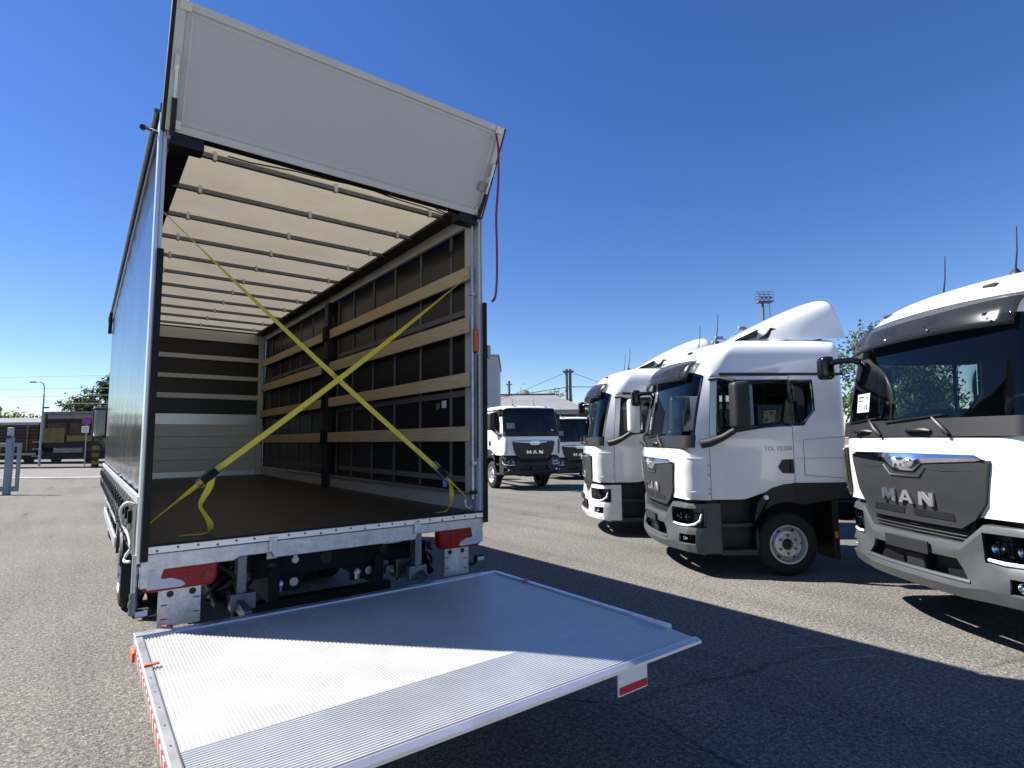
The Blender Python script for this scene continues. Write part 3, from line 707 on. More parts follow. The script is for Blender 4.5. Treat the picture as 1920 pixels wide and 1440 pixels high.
    if notice:
        mb = MB(); P0 = Vector((1.205, -.97, 1.92)); e1 = Vector((.06, .28, 0)); e2 = Vector((-.03, 0, .205)); n = e1.cross(e2).normalized()
        def pl(u, v, d): return P0+e1*u+e2*v+n*d
        no = MB().prism([(0,0),(1,0),(1,1),(0,1)], pl, 0, .002).build('windscreen_notice', 'paper', root, loc=L)
        mb = MB()
        for u0, u1, v0, v1 in ((.12,.55,.78,.86), (.12,.48,.60,.66), (.12,.25,.40,.44), (.12,.3,.32,.35), (.62,.68,.12,.42), (.76,.84,.12,.42)): mb.prism([(u0,v0),(u1,v0),(u1,v1),(u0,v1)], pl, .003, .004)
        mb.build('print', 'ink', no)
        MB().prism([(.80+.08*math.cos(a), .78+.07*math.sin(a)) for a in [2*math.pi*k/14 for k in range(14)]], pl, .003, .004).build('print', 'green_print', no)
    # roof equipment
    if visor:
        ys = [-.99+1.98*k/16 for k in range(17)]
        def vx(y, z): return interp(z, [2.56,2.62,2.74,2.84], [1.40,1.385,1.33,1.235])-.20*(abs(y)/1.0)**2.4
        dip = lambda y: .02*(abs(y))**2
        P = [[(vx(y, z), y, z-dip(y)) for y in ys] for z in (2.565, 2.62, 2.68, 2.74, 2.80, 2.84)]
        me = MB().grid(P).mesh('sun_visor', 'visor_tint', 60); vo = put('sun_visor', me, root, L); sm = vo.modifiers.new('t', 'SOLIDIFY'); sm.thickness = .006
        for y in (-.78, -.27, .27, .78):
            mb = MB(); mb.tube([(vx(y, 2.66)-.005, y, 2.655), (vx(y, 2.70)-.05, y+.03, 2.70), (vx(y, 2.76)-.09, y-.03, 2.76)], .016, 6); mb.tube([(vx(y, 2.66)-.005, y, 2.655), (vx(y, 2.74)-.06, y-.05, 2.75)], .014, 6); mb.build('visor_bracket', 'black', vo, 50)
            mb = MB(); mb.lathe([(.012, -.004), (.014, .004), (.008, .010), (0, .011)], (vx(y, 2.62)+.003, y+.06, 2.62), (1, 0, .1), 10); mb.build('visor_screw', 'chrome', vo, 50)
    zr = (2.985 if high else 2.74)
    for y in (-.62, .62):
        xx = (.985 if high else 1.10)
        mb = MB(); mb.box(xx-.02, xx+.05, y-.06, y+.06, zr-.045, zr-.012); mb.build('roof_marker', 'grille_plastic', root, bevel=.01, loc=L)
    for y, xx, ln in ((.42, .56, .48), (-.44, .52, .48)):
        zb = (3.095 if high else 2.765)
        mb = MB(); mb.lathe([(.062, -.02), (.058, .02), (.030, .055), (.012, .085)], (xx, y, zb), (0, 0, 1), 14); mb.tube([(xx, y, zb+.08), (xx-.03, y, zb+ln*.5), (xx-.05, y, zb+ln)], [.009, .006, .004], 6); mb.build('aerial', 'black', root, 40, loc=L)
    if fairing:
        st = [(.48,3.12,.50),(.33,3.20,.66),(.08,3.35,.80),(-.22,3.50,.90),(-.52,3.63,.95),(-.78,3.715,.95),(-.90,3.70,.94),(-.945,3.56,.93),(-.985,3.33,.93)]
        G = []
        for x, zt_, hw_ in st:
            zb = 3.075+.035*max(0, min(1, (.5-x)/.9)); e = zt_-zb
            half = [(hw_, zb), (hw_*.995, zb+e*.4), (hw_*.96, zb+e*.78), (hw_*.86, zb+e*.96), (hw_*.55, zt_), (0, zt_+.005)]
            G.append([(x-.10*(0 if q > 3 else (3-q)*.12), s_*y, z) for s_, seq in ((1, half), (-1, half[::-1][1:])) for q, (y, z) in enumerate(seq)])
        me = evaluated(MB().grid(G).mesh('t', 'white_paint'), 2); fo = put('roof_deflector', me, root, L)
        for s in (1, -1):
            mb = MB().prism([(.42,3.125),(.14,3.16),(.12,3.265)], lambda u, v, q: (u, s*q, v), .60, .82); mb.build('deflector_vent', 'dark_plastic', fo)
            mb = MB().prism([(.16,3.11),(.02,3.125),(.0,3.16),(-.03,3.23),(-.10,3.25),(-.02,3.27),(.03,3.20)], lambda u, v, q: (u, s*q, v), .86, .90); mb.build('deflector_fin', 'black', fo)
    if badge:
        bd = put('model_badge', BADGE, root, (x0+.085, 1.1325, 1.605+dz), rot=(R(90), 0, R(180)))

def build_lorry(label, r, d, ang, group=None, r_w=.40, ws=None, **kw):
    p = yard(r, d); root = thing('parked_lorry', label, 'lorry', p, ang, group)
    ws = ws or WH; build_cab(root, ws=ws, **kw)
    for s in (1, -1): add_wheel(root, 0, s*1.10, ws, r_w, 0 if s > 0 else math.pi)
    for s in (1, -1):
        add_wheel(root, -4.2, s*1.10, ws, r_w, 0 if s > 0 else math.pi, nuts=False)
        mb = MB().box(-6.0, .95, *sorted((s*.36, s*.43)), .62, .86); mb.build('chassis_rail', 'steel_dark', root)
    mb = MB(); mb.tube([(-4.2, -1.0, r_w), (-4.2, 1.0, r_w)], .07, 10); mb.tube([(0, -1.0, r_w), (0, 1.0, r_w)], .06, 10); mb.build('axles', 'steel_dark', root)
    mb = MB(); mb.box(-2.3, -1.2, .55, 1.08, .42, .92); mb.build('fuel_tank', 'alu', root, bevel=.08, seg=4)
    mb = MB(); mb.box(-.7, .9, -.35, .35, .45, 1.05); mb.build('engine', 'steel_dark', root, bevel=.05)
    return root
def head(th): return math.pi-YAW-th               # lorry facing the viewer's left, turned by th
GP = 'white lorries parked in a row'
build_lorry('white lorry with grey bumper and roof deflector, dark plastic mirror, middle of the row', 3.52, 8.49, head(-.015), GP, badge=True)
build_lorry('white lorry with an all-white bumper and white door mirror, farthest of the row', 2.89, 11.47, head(.04), GP, bumper='white_paint', mirror='white_paint')
build_lorry('nearest white lorry, big chrome letters on its grille, cut off by the right edge', 5.17, 5.48, head(-.05), GP, dz=.12, ws=WH_BIG, r_w=.49, fairing=False)
def facing(a): return math.atan2(-FWD.y*math.cos(a)+RGT.y*math.sin(a), -FWD.x*math.cos(a)+RGT.x*math.sin(a))
build_lorry('white low-roofed lorry with black bumper facing us beside the curtain-sided truck', .2, 21.46, facing(R(24)), 'low-roofed lorries by the hall', high=False, bumper='dark_plastic', visor=False, fairing=False, dz=.24, ws=WH_BIG, r_w=.49)
build_lorry('white low-roofed lorry half hidden behind the row, in front of the hall', 2.42, 26.3, facing(R(22)), 'low-roofed lorries by the hall', high=False, bumper='dark_plastic', visor=False, fairing=False, dz=0.0)

# ------------------------------------------------------------------ the curtain-sided truck (x right, y forward, rear frame at y=0)
BT = thing('box_truck', 'curtain-sided box truck seen from behind, rear flap raised and tail lift lowered', 'truck')
F0 = 1.15; LEN = 7.709
def bx(name, m, x0, x1, y0, y1, z0, z1, parent=BT, bevel=0.0):
    return MB().box(x0, x1, y0, y1, z0, z1).build(name, m, parent, bevel=bevel)
# floor and side rails
bx('load_floor', 'ply_floor', -1.235, 1.235, .03, LEN+.02, F0-.03, F0)
for s in (1, -1):
    sr = MB(); sr.box(*sorted((s*1.236, s*1.262)), .04, LEN, 1.00, F0+.158); sr.build('side_rail', 'alu_board', BT, bevel=.004)
    bx('rail_lip', 'alu', *sorted((s*1.222, s*1.236)), .05, LEN, F0+.135, F0+.16)
    # curtain
    ny = 60; P = []
    for z in (1.02, 1.25, 1.6, 2.2, 2.9, 3.5, 3.9):
        P.append([(s*(1.266+.004*math.sin(y*9.0+z)*math.sin(z*1.3)+(.003 if k % 7 == 0 else 0)), y, z) for k, y in enumerate([.06+(LEN-.02)*q/ny for q in range(ny+1)])])
    if s < 0: P = [[(x, y, z) for x, y, z in r_] for r_ in P[1:]]; 
    me = MB().grid(P).mesh('curtain', 'curtain' if s < 0 else 'curtain_inner', 60)
    cu = put('curtain', me, BT); sm = cu.modifiers.new('t', 'SOLIDIFY'); sm.thickness = .003
    # roof rails
    bx('roof_rail', 'alu_board', *sorted((s*1.212, s*1.25)), .0, LEN+.02, 3.795, 3.905, bevel=.004)
    bx('roof_runner', 'black', *sorted((s*1.06, s*1.245)), .02, LEN, 3.908, 3.935)
    bx('roof_edge', 'curtain', *sorted((s*1.252, s*1.285)), .0, LEN+.05, 3.90, 4.03, bevel=.01)
CU_L = [o for o in BT.children if o.name.startswith('curtain')][1]
CU_R = [o for o in BT.children if o.name.startswith('curtain')][0]
# webbing on the right hand curtain
for k, y in enumerate((.52, 1.15, 1.78, 2.40, 3.06, 3.62, 4.15, 4.78, 5.38, 6.0, 6.6, 7.2)):
    for z0, z1 in (((1.33, 3.60), (3.66, 3.90)) if k == 0 else ((1.33, 3.90),)):
        bx('vertical_webbing', 'webbing_grey', 1.255, 1.2585, y-.024, y+.024, z0, z1, CU_R)
for z in (2.99, 2.22, 1.42):
    for a, b in ((.22, 3.55), (4.0, 7.45)):
        bx('horizontal_webbing', 'webbing_grey', 1.2515, 1.2545, a, b, z-.028, z+.028, CU_R)
bx('curtain_label', 'paper', 1.2495, 1.2512, .60, .69, 2.10, 2.17, CU_R); bx('curtain_label', 'webbing_grey', 1.2495, 1.2512, .73, .80, 2.09, 2.15, CU_R)
# roof tarpaulin and bows
P = []
ys = [.02+(LEN+.02)*k/88 for k in range(89)]
for x in (-1.10, -.8, -.4, 0, .4, .8, 1.10):
    P.append([(x, y, 3.955+.012*abs(math.sin(math.pi*(y-.35)/.69))*(-1)) for y in ys])
me = MB().grid(P).mesh('roof_tarpaulin', 'roof_tarp', 60); put('roof_tarpaulin', me, BT)
for k in range(11):
    y = .36+.69*k
    bo = MB().box(-1.10, 1.10, y-.018, y+.018, 3.892, 3.932).build('roof_bow', 'galvanised_dark', BT, bevel=.005)
    for x in (-.90, .02, .92): MB().box(x-.014, x+.014, y-.022, y+.022, 3.884, 3.955).build('bow_clip', 'white_plastic', bo, bevel=.004)
mb = MB(); mb.tube([(-.85+1.9*k/12, .13+.012*math.sin(k*1.7), 3.86+.02*math.cos(math.pi*(k-6)/6)) for k in range(13)], .006, 5); mb.build('roof_cable', 'black', BT, 60)
mb = MB(); mb.tube([(.88, .17, 3.89), (.98, .13, 3.85), (1.06, .10, 3.87)], .006, 5); mb.build('roof_cable', 'black', BT, 60)
# front wall of aluminium boards, open fields backed by the black tarpaulin
Y = LEN
def wb(name, m, z0, z1, x0=-1.13, x1=1.13, y0=0.0, y1=.03): return bx(name, m, x0, x1, Y+y0, Y+y1, F0+z0, F0+z1, BT, .004)
bx('front_tarpaulin', 'curtain_inner', -1.264, 1.264, Y+.042, Y+.056, F0-.1, 4.0)
wb('wall_board', 'alu', .0, .106)
for a, b in ((.109,.314),(.317,.534),(.537,.743),(.746,.963)): wb('wall_board', 'alu_board', a, b)
wb('wall_board', 'alu', .966, 1.166)
for a, b in ((1.452,1.547),(1.829,1.908),(2.197,2.282)): wb('wall_slat', 'alu_board', a, b)
wb('wall_beam', 'alu_board', 2.565, 2.765)
for s in (1, -1): bx('corner_pillar', 'alu_board', *sorted((s*1.132, s*1.234)), Y-.02, Y+.04, F0, 3.90, bevel=.006)
# centre posts and side planks (right hand side)
PL = [(2.113,2.242),(1.619,1.762),(1.119,1.247),(.620,.755)]
for s in (1,):
    cp = MB().box(1.16, 1.235, 3.81, 3.95, F0+.0, 3.80).build('centre_post', 'black', BT, bevel=.01)
    for zz in PL: MB().box(1.135, 1.16, 3.80, 3.96, F0+zz[0]-.03, F0+zz[1]+.05).build('plank_pocket', 'steel_dark', cp, bevel=.006)
    for a, b in PL:
        for y0, y1 in ((.10, 3.805), (3.955, LEN-.05)):
            bx('plank', 'plank_wood', 1.188, 1.213, y0, y1, F0+a, F0+b, BT, .004)
bx('centre_post', 'black', -1.235, -1.16, 3.81, 3.95, F0, 3.80, BT, .01)
# rear frame
for s in (1, -1):
    po = MB(); po.box(*sorted((s*1.238, s*1.262)), .0, .24, F0-.12, 3.84); post = po.build('rear_post', 'alu_board', BT, bevel=.004)
    bx('post_cap', 'alu', *sorted((s*1.2635, s*1.285)), -.012, .10, F0-.10, 3.95, post, .005)
    bx('door_seal', 'rubber', *((1.262, 1.302) if s > 0 else (-1.267, -1.226)), -.040, -.014, 1.06, 3.03, post, .006)
x = 1.205
mb = MB(); mb.tube([(x-.085, .06, 1.26), (x-.08, .06, 1.205), (x-.05, .06, 1.180), (x-.012, .06, 1.20), (x, .06, 1.26), (x, .06, 3.76)], .016, 10); mb.build('tension_pole', 'galvanised', BT, 50)
for zz in (1.30, 1.56, 3.1): bx('pole_clamp', 'black' if zz < 1.5 else 'galvanised', 1.18, 1.237, .035, .085, zz, zz+.035, BT, .004)
mb = MB(); mb.tube([(1.232, .02, 1.62), (1.234, .02, 1.9), (1.229, .02, 2.2), (1.234, .02, 2.55)], .006, 6); mb.build('lamp_cable', 'black', BT, 60)
ml = MB().box(1.196, 1.236, .0, .035, 2.58, 2.78).build('marker_lamp', 'orange', BT, bevel=.008); MB().box(1.205, 1.236, .036, .075, 2.57, 2.79).build('lamp_body', 'black', ml, bevel=.004)
bx('door_buffer', 'post_grey', 1.304, 1.345, -.04, .02, 2.52, 2.64, BT, .012)
bx('rear_header', 'black', -1.20, 1.20, .0, .07, 3.845, 3.93, BT)
for s in (1, -1): bx('header_corner', 'black', *sorted((s*1.02, s*1.22)), -.01, .12, 3.76, 3.86, BT, .01)
# curtain rail on the left: long sliding pole with end fitting
mb = MB(); mb.tube([(-1.30, .04, 3.98), (-1.30, 7.6, 4.05)], .018, 8); mb.build('roof_pole', 'galvanised_dark', BT, 60)
mb = MB(); mb.tube([(-1.29, .10, 3.86), (-1.36, .03, 3.84), (-1.375, .0, 3.82)], [.012, .012, .02], 8); mb.build('roof_pole_handle', 'black', BT, 60)
mb = MB(); mb.tube([(-1.30, 7.60, 4.06), (-1.305, 7.78, 3.95), (-1.30, 7.82, 3.70)], [.02, .035, .03], 8); mb.build('pole_end', 'black', BT, 60)
# lower curtain hem and buckle straps on the left side
bx('curtain_hem', 'alu', -1.292, -1.272, .05, LEN+.05, 1.40, 1.455, BT, .006)
bx('side_board', 'board_grey', -1.276, -1.263, .05, LEN+.05, 1.02, 1.40, BT, .003)
random.seed(11)
for k in range(24):
    y = .34+.315*k; w_ = random.uniform(-.012, .012)
    pts = [(-1.296, y, 1.40), (-1.308, y+.01, 1.33), (-1.300, y+.02+w_, 1.24), (-1.314, y+w_*2, 1.16), (-1.300, y-.02+w_, 1.10), (-1.306, y+.03+w_, 1.16+random.uniform(-.02, .03)), (-1.318, y+.05, 1.21)]
    bs = MB().ribbon(smooth(pts, 3), (0, 1, 0), .040, .004).build('buckle_strap', 'strap_black', BT)
    MB().box(-1.322, -1.298, y-.026, y+.030, 1.26, 1.345).build('buckle', 'steel_dark', bs, bevel=.006)
mb = MB(); mb.tube(smooth([(-1.30, .11, 1.40), (-1.34, .14, 1.41), (-1.365, .22, 1.36), (-1.35, .26, 1.27), (-1.32, .18, 1.20), (-1.31, .12, 1.13), (-1.33, .16, 1.08), (-1.335, .14, 1.05), (-1.31, .08, 1.055)]), .009, 8); mb.build('rope_loop', 'rope', BT, 60)
mb = MB(); mb.tube([(-1.288, .02, .80), (-1.288, .02, 1.10)], .016, 10); mb.build('tension_tube', 'galvanised', BT, 60)
mb = MB(); mb.lathe([(.022, .0), (.026, .02), (.020, .03), (.027, .05), (.027, .07), (.020, .09), (.023, .11), (.02, .13)], (-1.288, .02, .745), (0, 0, 1), 14); mb.build('tension_ratchet', 'galvanised_dark', BT, 50)
# rear sill: aluminium strip over a galvanised beam
bx('sill_strip', 'alu', -1.262, 1.262, -.022, .03, 1.104, 1.148, BT, .004)
bx('sill_seal', 'rubber', -1.255, 1.255, -.03, -.006, 1.149, 1.160, BT, .003)
mb = MB()
for k in range(22):
    x = -1.18+2.36*k/21; mb.lathe([(.008, 0), (.008, .004), (.004, .007), (0, .007)], (x, -.022, 1.122+(.008 if k % 3 else -.004)), (0, -1, 0), 8)
o = mb.build('sill_rivets', 'galvanised_dark', BT); tag(o, kind='stuff')
prof = [(-1.262,1.10),(1.262,1.10),(1.262,.897),(1.165,.897),(1.135,1.025),(.62,1.025),(.60,.985),(-.48,.985),(-.50,1.022),(-.70,1.022),(-.74,1.0),(-1.135,1.0),(-1.165,.897),(-1.262,.897)]
MB().prism(prof, lambda u, v, d: (u, d, v), -.012, .055).build('rear_beam', 'galvanised', BT, bevel=.005)
bx('beam_bracket', 'galvanised', -.525, -.470, -.030, -.013, 1.035, 1.128, BT, .003); bx('beam_bracket', 'galvanised', .585, .64, -.030, -.013, 1.035, 1.128, BT, .003)
# tail lamps: red lens with the pale blinker lens at the outer corner
def tail_lamp(s):
    q = lambda u, v, d: (s*u, d, v)
    body = MB().prism([(-.83,1.025),(-1.235,1.035),(-1.245,.88),(-1.20,.865),(-.86,.868),(-.835,.90)], q, -.005, .09).build('tail_lamp', 'red_lens', BT, bevel=.014, seg=3)
    MB().prism([(-1.185,1.008),(-1.215,1.010),(-1.222,.92),(-1.225,.885),(-1.04,.880),(-1.015,.892),(-1.03,.915),(-1.06,.930),(-1.10,.945),(-1.135,.942),(-1.165,.958)], q, -.013, -.0055).build('clear_lens', 'grey_lens', body, bevel=.003)
    mb = MB()
    for zz in (.955, .985, 1.008): MB().box(*sorted((s*-.85, s*-1.11)), -.0085, -.0055, zz, zz+.005).build('lens_rib', 'lens_dark', body)
    for uu in (-.93, -1.0): MB().box(*sorted((s*uu, s*(uu-.004))), -.0082, -.0055, .88, 1.02).build('lens_rib', 'lens_dark', body)
    MB().lathe([(.036, 0), (.034, .004), (.028, .005), (0, .002)], (s*-.885, -.0052, .925), (0, -1, 0), 20).build('reflector', 'lens_dark', body, 40)
    pl = MB().box(*sorted((s*-1.155, s*-.915)), .055, .066, .63, .862).build('lamp_plate', 'galvanised', BT, bevel=.003)
    mb = MB()
    for u, v in ((-1.09, .83), (-.965, .83)): mb.lathe([(.020, 0), (.020, .003), (0, .0032)], (s*u, .0548, v), (0, -1, 0), 18)
    for u, v in ((-1.12, .765), (-.94, .79), (-1.12, .68), (-.94, .70)): mb.box(*sorted((s*u-.018, s*u+.018)), .052, .0548, v-.003, v+.003)
    mb.build('plate_hole', 'black', pl)
    ar = MB(); ar.tube([(s*1.10, .10, .70), (s*1.20, .06, .70), (s*1.23, .04, .72)], .014, 8); ar.build('lamp_arm', 'rubber', BT, 50)
    ol = MB().box(*sorted((s*1.20, s*1.29)), .0, .05, .725, .775).build('outline_lamp', 'rubber', BT, bevel=.01); MB().box(*sorted((s*1.212, s*1.278)), -.006, -.0005, .733, .767).build('lamp_face', 'grey_lens', ol, bevel=.003)
tail_lamp(1); tail_lamp(-1)
# chassis and lift gear
for s in (1, -1):
    bx('chassis_rail', 'steel_dark', *sorted((s*.37, s*.45)), .25, 9.6, .62, .86, BT, .006)
    bx('lift_support', 'galvanised_dark', *sorted((s*.64, s*.70)), .06, .16, .66, 1.02, BT, .006); bx('support_foot', 'galvanised_dark', *sorted((s*.58, s*.74)), .04, .12, .655, .765, BT, .006)
    mb = MB(); mb.beam((s*.78, .72, .90), (s*.66, -.10, .645), .05, .07); mb.build('lift_arm', 'galvanised_dark', BT, bevel=.006)
    mb = MB(); mb.tube([(s*.86, .55, .95), (s*.80, .10, .69)], .032, 12); mb.build('lift_cylinder', 'black', BT, 50)
    mb = MB(); mb.tube([(s*.62, .35, .98), (s*.70, .20, .90), (s*.84, .16, .80), (s*.88, .22, .72), (s*.80, .4, .66)], .013, 8); mb.tube([(s*.58, .30, .95), (s*.77, .15, .93), (s*.90, .25, .84), (s*.92, .5, .80)], .010, 8); mb.build('hydraulic_hose', 'rubber', BT, 50)
    bx('mounting_plate', 'steel_dark', *sorted((s*.72, s*.80)), .25, .75, .64, .98, BT, .006)
cb = MB().box(-.56, .66, .28, .40, .79, .975).build('cross_member', 'steel_dark', BT, bevel=.01)
for x, z, r in ((-.42, .86, .035), (-.02, .88, .045), (.46, .885, .035)): MB().lathe([(r, 0), (r, .002), (0, .0021)], (x, .2795, z), (0, -1, 0), 20).build('member_hole', 'black', cb)
mb = MB(); mb.lathe([(.026, 0), (.026, .003), (0, .0031)], (-.255, .279, .895), (0, -1, 0), 16); mb.box(-.268, -.242, .274, .279, .90, .945); mb.build('key_hole', 'paper', cb)
mb = MB(); mb.lathe([(.02, 0), (.02, .01), (0, .011)], (.30, .279, .93), (0, -1, 0), 12); mb.tube([(.30, .27, .93), (.33, .265, .90), (.31, .265, .87)], .008, 6); mb.build('member_hook', 'steel_dark', cb)
for x in (-.30, .30):
    br = MB().box(x-.11, x+.11, .32, .35, .66, .79).build('tow_bracket', 'steel_dark', BT, bevel=.02)
    mb = MB(); mb.lathe([(.032, 0), (.032, .003), (0, .0032)], (x+.05, .319, .725), (0, -1, 0), 16); mb.build('bracket_hole', 'galvanised', br)
    mb = MB(); mb.tube([(x-.06, .30, .68), (x-.06, .29, .75)], .02, 10); mb.lathe([(.028, 0), (.028, .02), (.016, .04)], (x-.06, .29, .72), (0, 0, 1), 10); mb.build('coupling', 'galvanised', br, 50)
bx('frame_plate', 'galvanised', -.48, -.41, .20, .206, .94, 1.02, BT); bx('frame_plate', 'galvanised', .42, .58, .20, .206, .94, 1.02, BT)
bx('underrun_tube', 'steel_dark', -.62, .66, .55, .65, .45, .55, BT, .01); bx('gear_box', 'galvanised_dark', .55, .76, .22, .34, .64, .80, BT, .01)
# cable looms and valves around the lift gear
random.seed(5)
for k in range(9):
    s = 1 if k % 2 else -1; x = s*random.uniform(.50, .92); y = random.uniform(.12, .5); pts = [(x, y, random.uniform(.90, 1.0))]
    for q in range(4): pts.append((pts[-1][0]+random.uniform(-.10, .10), y+random.uniform(-.08, .08), pts[-1][2]-random.uniform(.03, .09)))
    MB().tube(smooth(pts, 4), random.choice((.008, .011, .014)), 7).build('cable_loom', random.choice(('rubber', 'rubber', 'steel_dark', 'board_grey')), BT, 60)
for x, y, z in ((-.80, .30, .74), (-.90, .42, .82), (.50, .26, .72), (.88, .30, .86), (-.70, .34, .93)):
    vb = MB().box(x-.035, x+.035, y-.03, y+.03, z-.03, z+.035).build('valve_block', 'galvanised_dark', BT, bevel=.006); MB().lathe([(.014, 0), (.014, .03), (.009, .035), (.009, .05), (0, .05)], (x, y-.03, z), (0, -1, 0), 8).build('fitting', 'galvanised', vb, 40)
# wheels and the side guard
for x, y in ((-1.195, 3.45), (1.195, 3.45)):
    add_wheel(BT, x, y, WH, .40, R(90) if x < 0 else R(-90))
    add_wheel(BT, x-math.copysign(.27, x), y, WH, .40, R(90) if x < 0 else R(-90), nuts=False)
for x in (-1.12, 1.12): add_wheel(BT, x, 8.95, WH, .40, R(90) if x < 0 else R(-90))
mb = MB(); mb.tube([(-1.0, 3.45, .4), (1.0, 3.45, .4)], .07, 10); mb.tube([(-1.0, 8.95, .4), (1.0, 8.95, .4)], .06, 10); mb.build('axles', 'steel_dark', BT)
mb = MB(); N = 10
for s in (1, -1):
    F = [[(s*xx, 3.45+.47*math.cos(a), .40+.47*math.sin(a)) for a in [R(15+150*k/N) for k in range(N+1)]] for xx in (.66, 1.215)]
    me = MB().grid(F).mesh('mudguard', 'dark_plastic', 60); mo = put('mudguard', me, BT); mo.modifiers.new('t', 'SOLIDIFY').thickness = .008
    bx('mud_flap', 'black', *sorted((s*.68, s*1.20)), 2.955, 2.965, .22, .92, BT)
    MB().beam((s*1.20, 2.93, .84), (s*.70, 2.93, .84), .03, .03).build('mudguard_stay', 'galvanised', BT)
    for z in (.62, .90): bx('guard_rail', 'alu', *sorted((s*1.20, s*1.228)), 4.05, 8.1, z-.06, z+.06, BT, .006)
    for y in (4.3, 7.8): bx('guard_post', 'galvanised', *sorted((s*1.16, s*1.198)), y, y+.06, .50, 1.02, BT, .004)
    bx('side_frame', 'galvanised_dark', *sorted((s*1.18, s*1.235)), .08, LEN, 1.0, 1.09, BT, .004)
# cab of the truck
CABROOT = BT
_before = set(bpy.data.objects)
build_cab(BT, high=True, fairing=False, visor=True, notice=False, mirror='dark_plastic', detail=False)
for o in set(bpy.data.objects)-_before:
    if o.parent == BT:
        o.matrix_world = Matrix.Translation((0, 8.95, 0)) @ Matrix.Rotation(R(90), 4, 'Z') @ Matrix.Translation(o.location)
        o.location = (0, 8.95, 0); o.rotation_euler = (0, 0, R(90))

# raised rear flap
hz = 3.842; fd = Vector((0, -.375, .687)).normalized(); fn = Vector((0, -fd.z, fd.y)).normalized()
if fn.y > 0: fn = -fn                                # inner face looks back and down
H0 = Vector((0, -.015, hz)); FL = .784
def fp(u, v, d): return H0+Vector((u, 0, 0))+fd*v+fn*d
def quadp(name, m, u0, u1, v0, v1, d0, d1, parent, bevel=.003):
    return MB().prism([(u0, v0), (u1, v0), (u1, v1), (u0, v1)], fp, d0, d1).build(name, m, parent, bevel=bevel)
flap = quadp('rear_flap', 'flap_panel', -1.20, 1.20, .05, FL-.05, -.03, .004, BT)
for args in ((-1.20, 1.20, .0, .05), (-1.20, 1.20, FL-.05, FL)): quadp('flap_frame', 'alu_board', *args, -.034, .012, flap)
for s in (1, -1): quadp('flap_frame', 'alu_board', *sorted((s*1.2005, s*1.255)), .0, FL, -.034, .012, flap)
for s in (1, -1): quadp('flap_edge_seal', 'black', *sorted((s*1.2555, s*1.278)), -.02, FL, -.055, .004, flap)
for args in ((-1.13, 1.13, .065, .078), (-1.13, 1.13, FL-.080, FL-.067)): quadp('flap_bead', 'alu_board', *args, .0045, .0075, flap)
for s in (1, -1): quadp('flap_bead', 'alu_board', *sorted((s*1.155, s*1.17)), .065, FL-.067, .0045, .0075, flap)
for s in (1, -1):
    for v in (.02, FL-.06): quadp('corner_fitting', 'alu', *sorted((s*1.17, s*1.24)), v, v+.055, .0125, .020, flap)
    a = fp(s*1.225, .40, .05); b = Vector((s*1.215, -.03, 3.80))
    gs = MB(); gs.tube([b, b+(a-b)*.55], .016, 10); gs.build('gas_strut', 'black', BT, 50)
    g2 = MB(); g2.tube([b+(a-b)*.55, a], .008, 8); g2.build('strut_rod', 'chrome', BT, 50)
    quadp('strut_bracket', 'alu', *sorted((s*1.212, s*1.238)), .36, .47, .0125, .05, flap)
quadp('latch_plate', 'post_grey', 1.14, 1.25, .22, .30, .0125, .03, flap)
p0 = fp(1.17, FL-.07, .03)
pts = [p0, (1.185, -.395, 4.30), (1.178, -.40, 4.0), (1.16, -.39, 3.7), (1.165, -.39, 3.4), (1.165, -.385, 3.15), (1.15, -.38, 2.99), (1.115, -.375, 2.945)]
MB().ribbon(smooth(pts, 4), (1, .25, 0), .026, .004).build('pull_strap', 'strap_red', BT)

# lowered lift platform
PZ = .6655; XL = 1.288
plat = MB().box(-XL+.04, XL-.04, -1.72, -.157, PZ-.065, PZ-.012).build('lift_platform', 'alu_ramp', BT, bevel=.004)
mb = MB(); n = 148; up = []; W_ = 2*XL-.09
for k in range(n):
    for q, h in ((.0, .0055), (.50, .0055), (.66, .0), (.84, .0)): up.append((-XL+.045+W_*(k+q)/n, PZ-.0105+h))
mb.grid([[(x, y, z) for x, z in up] for y in (-1.718, -.19)]); o = mb.build('platform_ribs', 'alu_floor', plat); tag(o, kind='stuff')
mb = MB(); n = 26; pr = []
for k in range(n):
    for q, h in ((.0, .0055), (.46, .0055), (.60, .0), (.86, .0)): t = (k+q)/n; pr.append((-1.722-.41*t, PZ-.0095-.022*t+h))
mb.grid([[(x, y, z) for y, z in pr] for x in (-XL+.045, XL-.012)]); o = mb.build('ramp_ribs', 'alu_ramp', plat); tag(o, kind='stuff')
MB().prism([(-1.721,-.065),(-1.721,-.012),(-2.135,-.034),(-2.178,-.036),(-2.178,-.046)], lambda u, v, d: (d, u, PZ+v), -XL+.02, XL).build('ramp_wedge', 'alu_ramp', plat)
MB().prism([(-2.133,-.0335),(-2.133,-.026),(-2.150,-.022),(-2.180,-.034),(-2.182,-.048),(-2.17,-.052)], lambda u, v, d: (d, u, PZ+v), -XL+.02, XL).build('ramp_nose', 'alu', plat)
bx('platform_hinge_bar', 'alu', -XL, XL, -.205, -.15, PZ-.06, PZ+.004, plat, .006)
bx('platform_hinge_bar', 'alu', -XL+.10, XL-.08, -.14, -.10, PZ-.05, PZ-.005, plat, .006)
bx('hinge_cover', 'alu', -XL, -1.10, -.21, -.13, PZ+.005, PZ+.016, plat, .006)
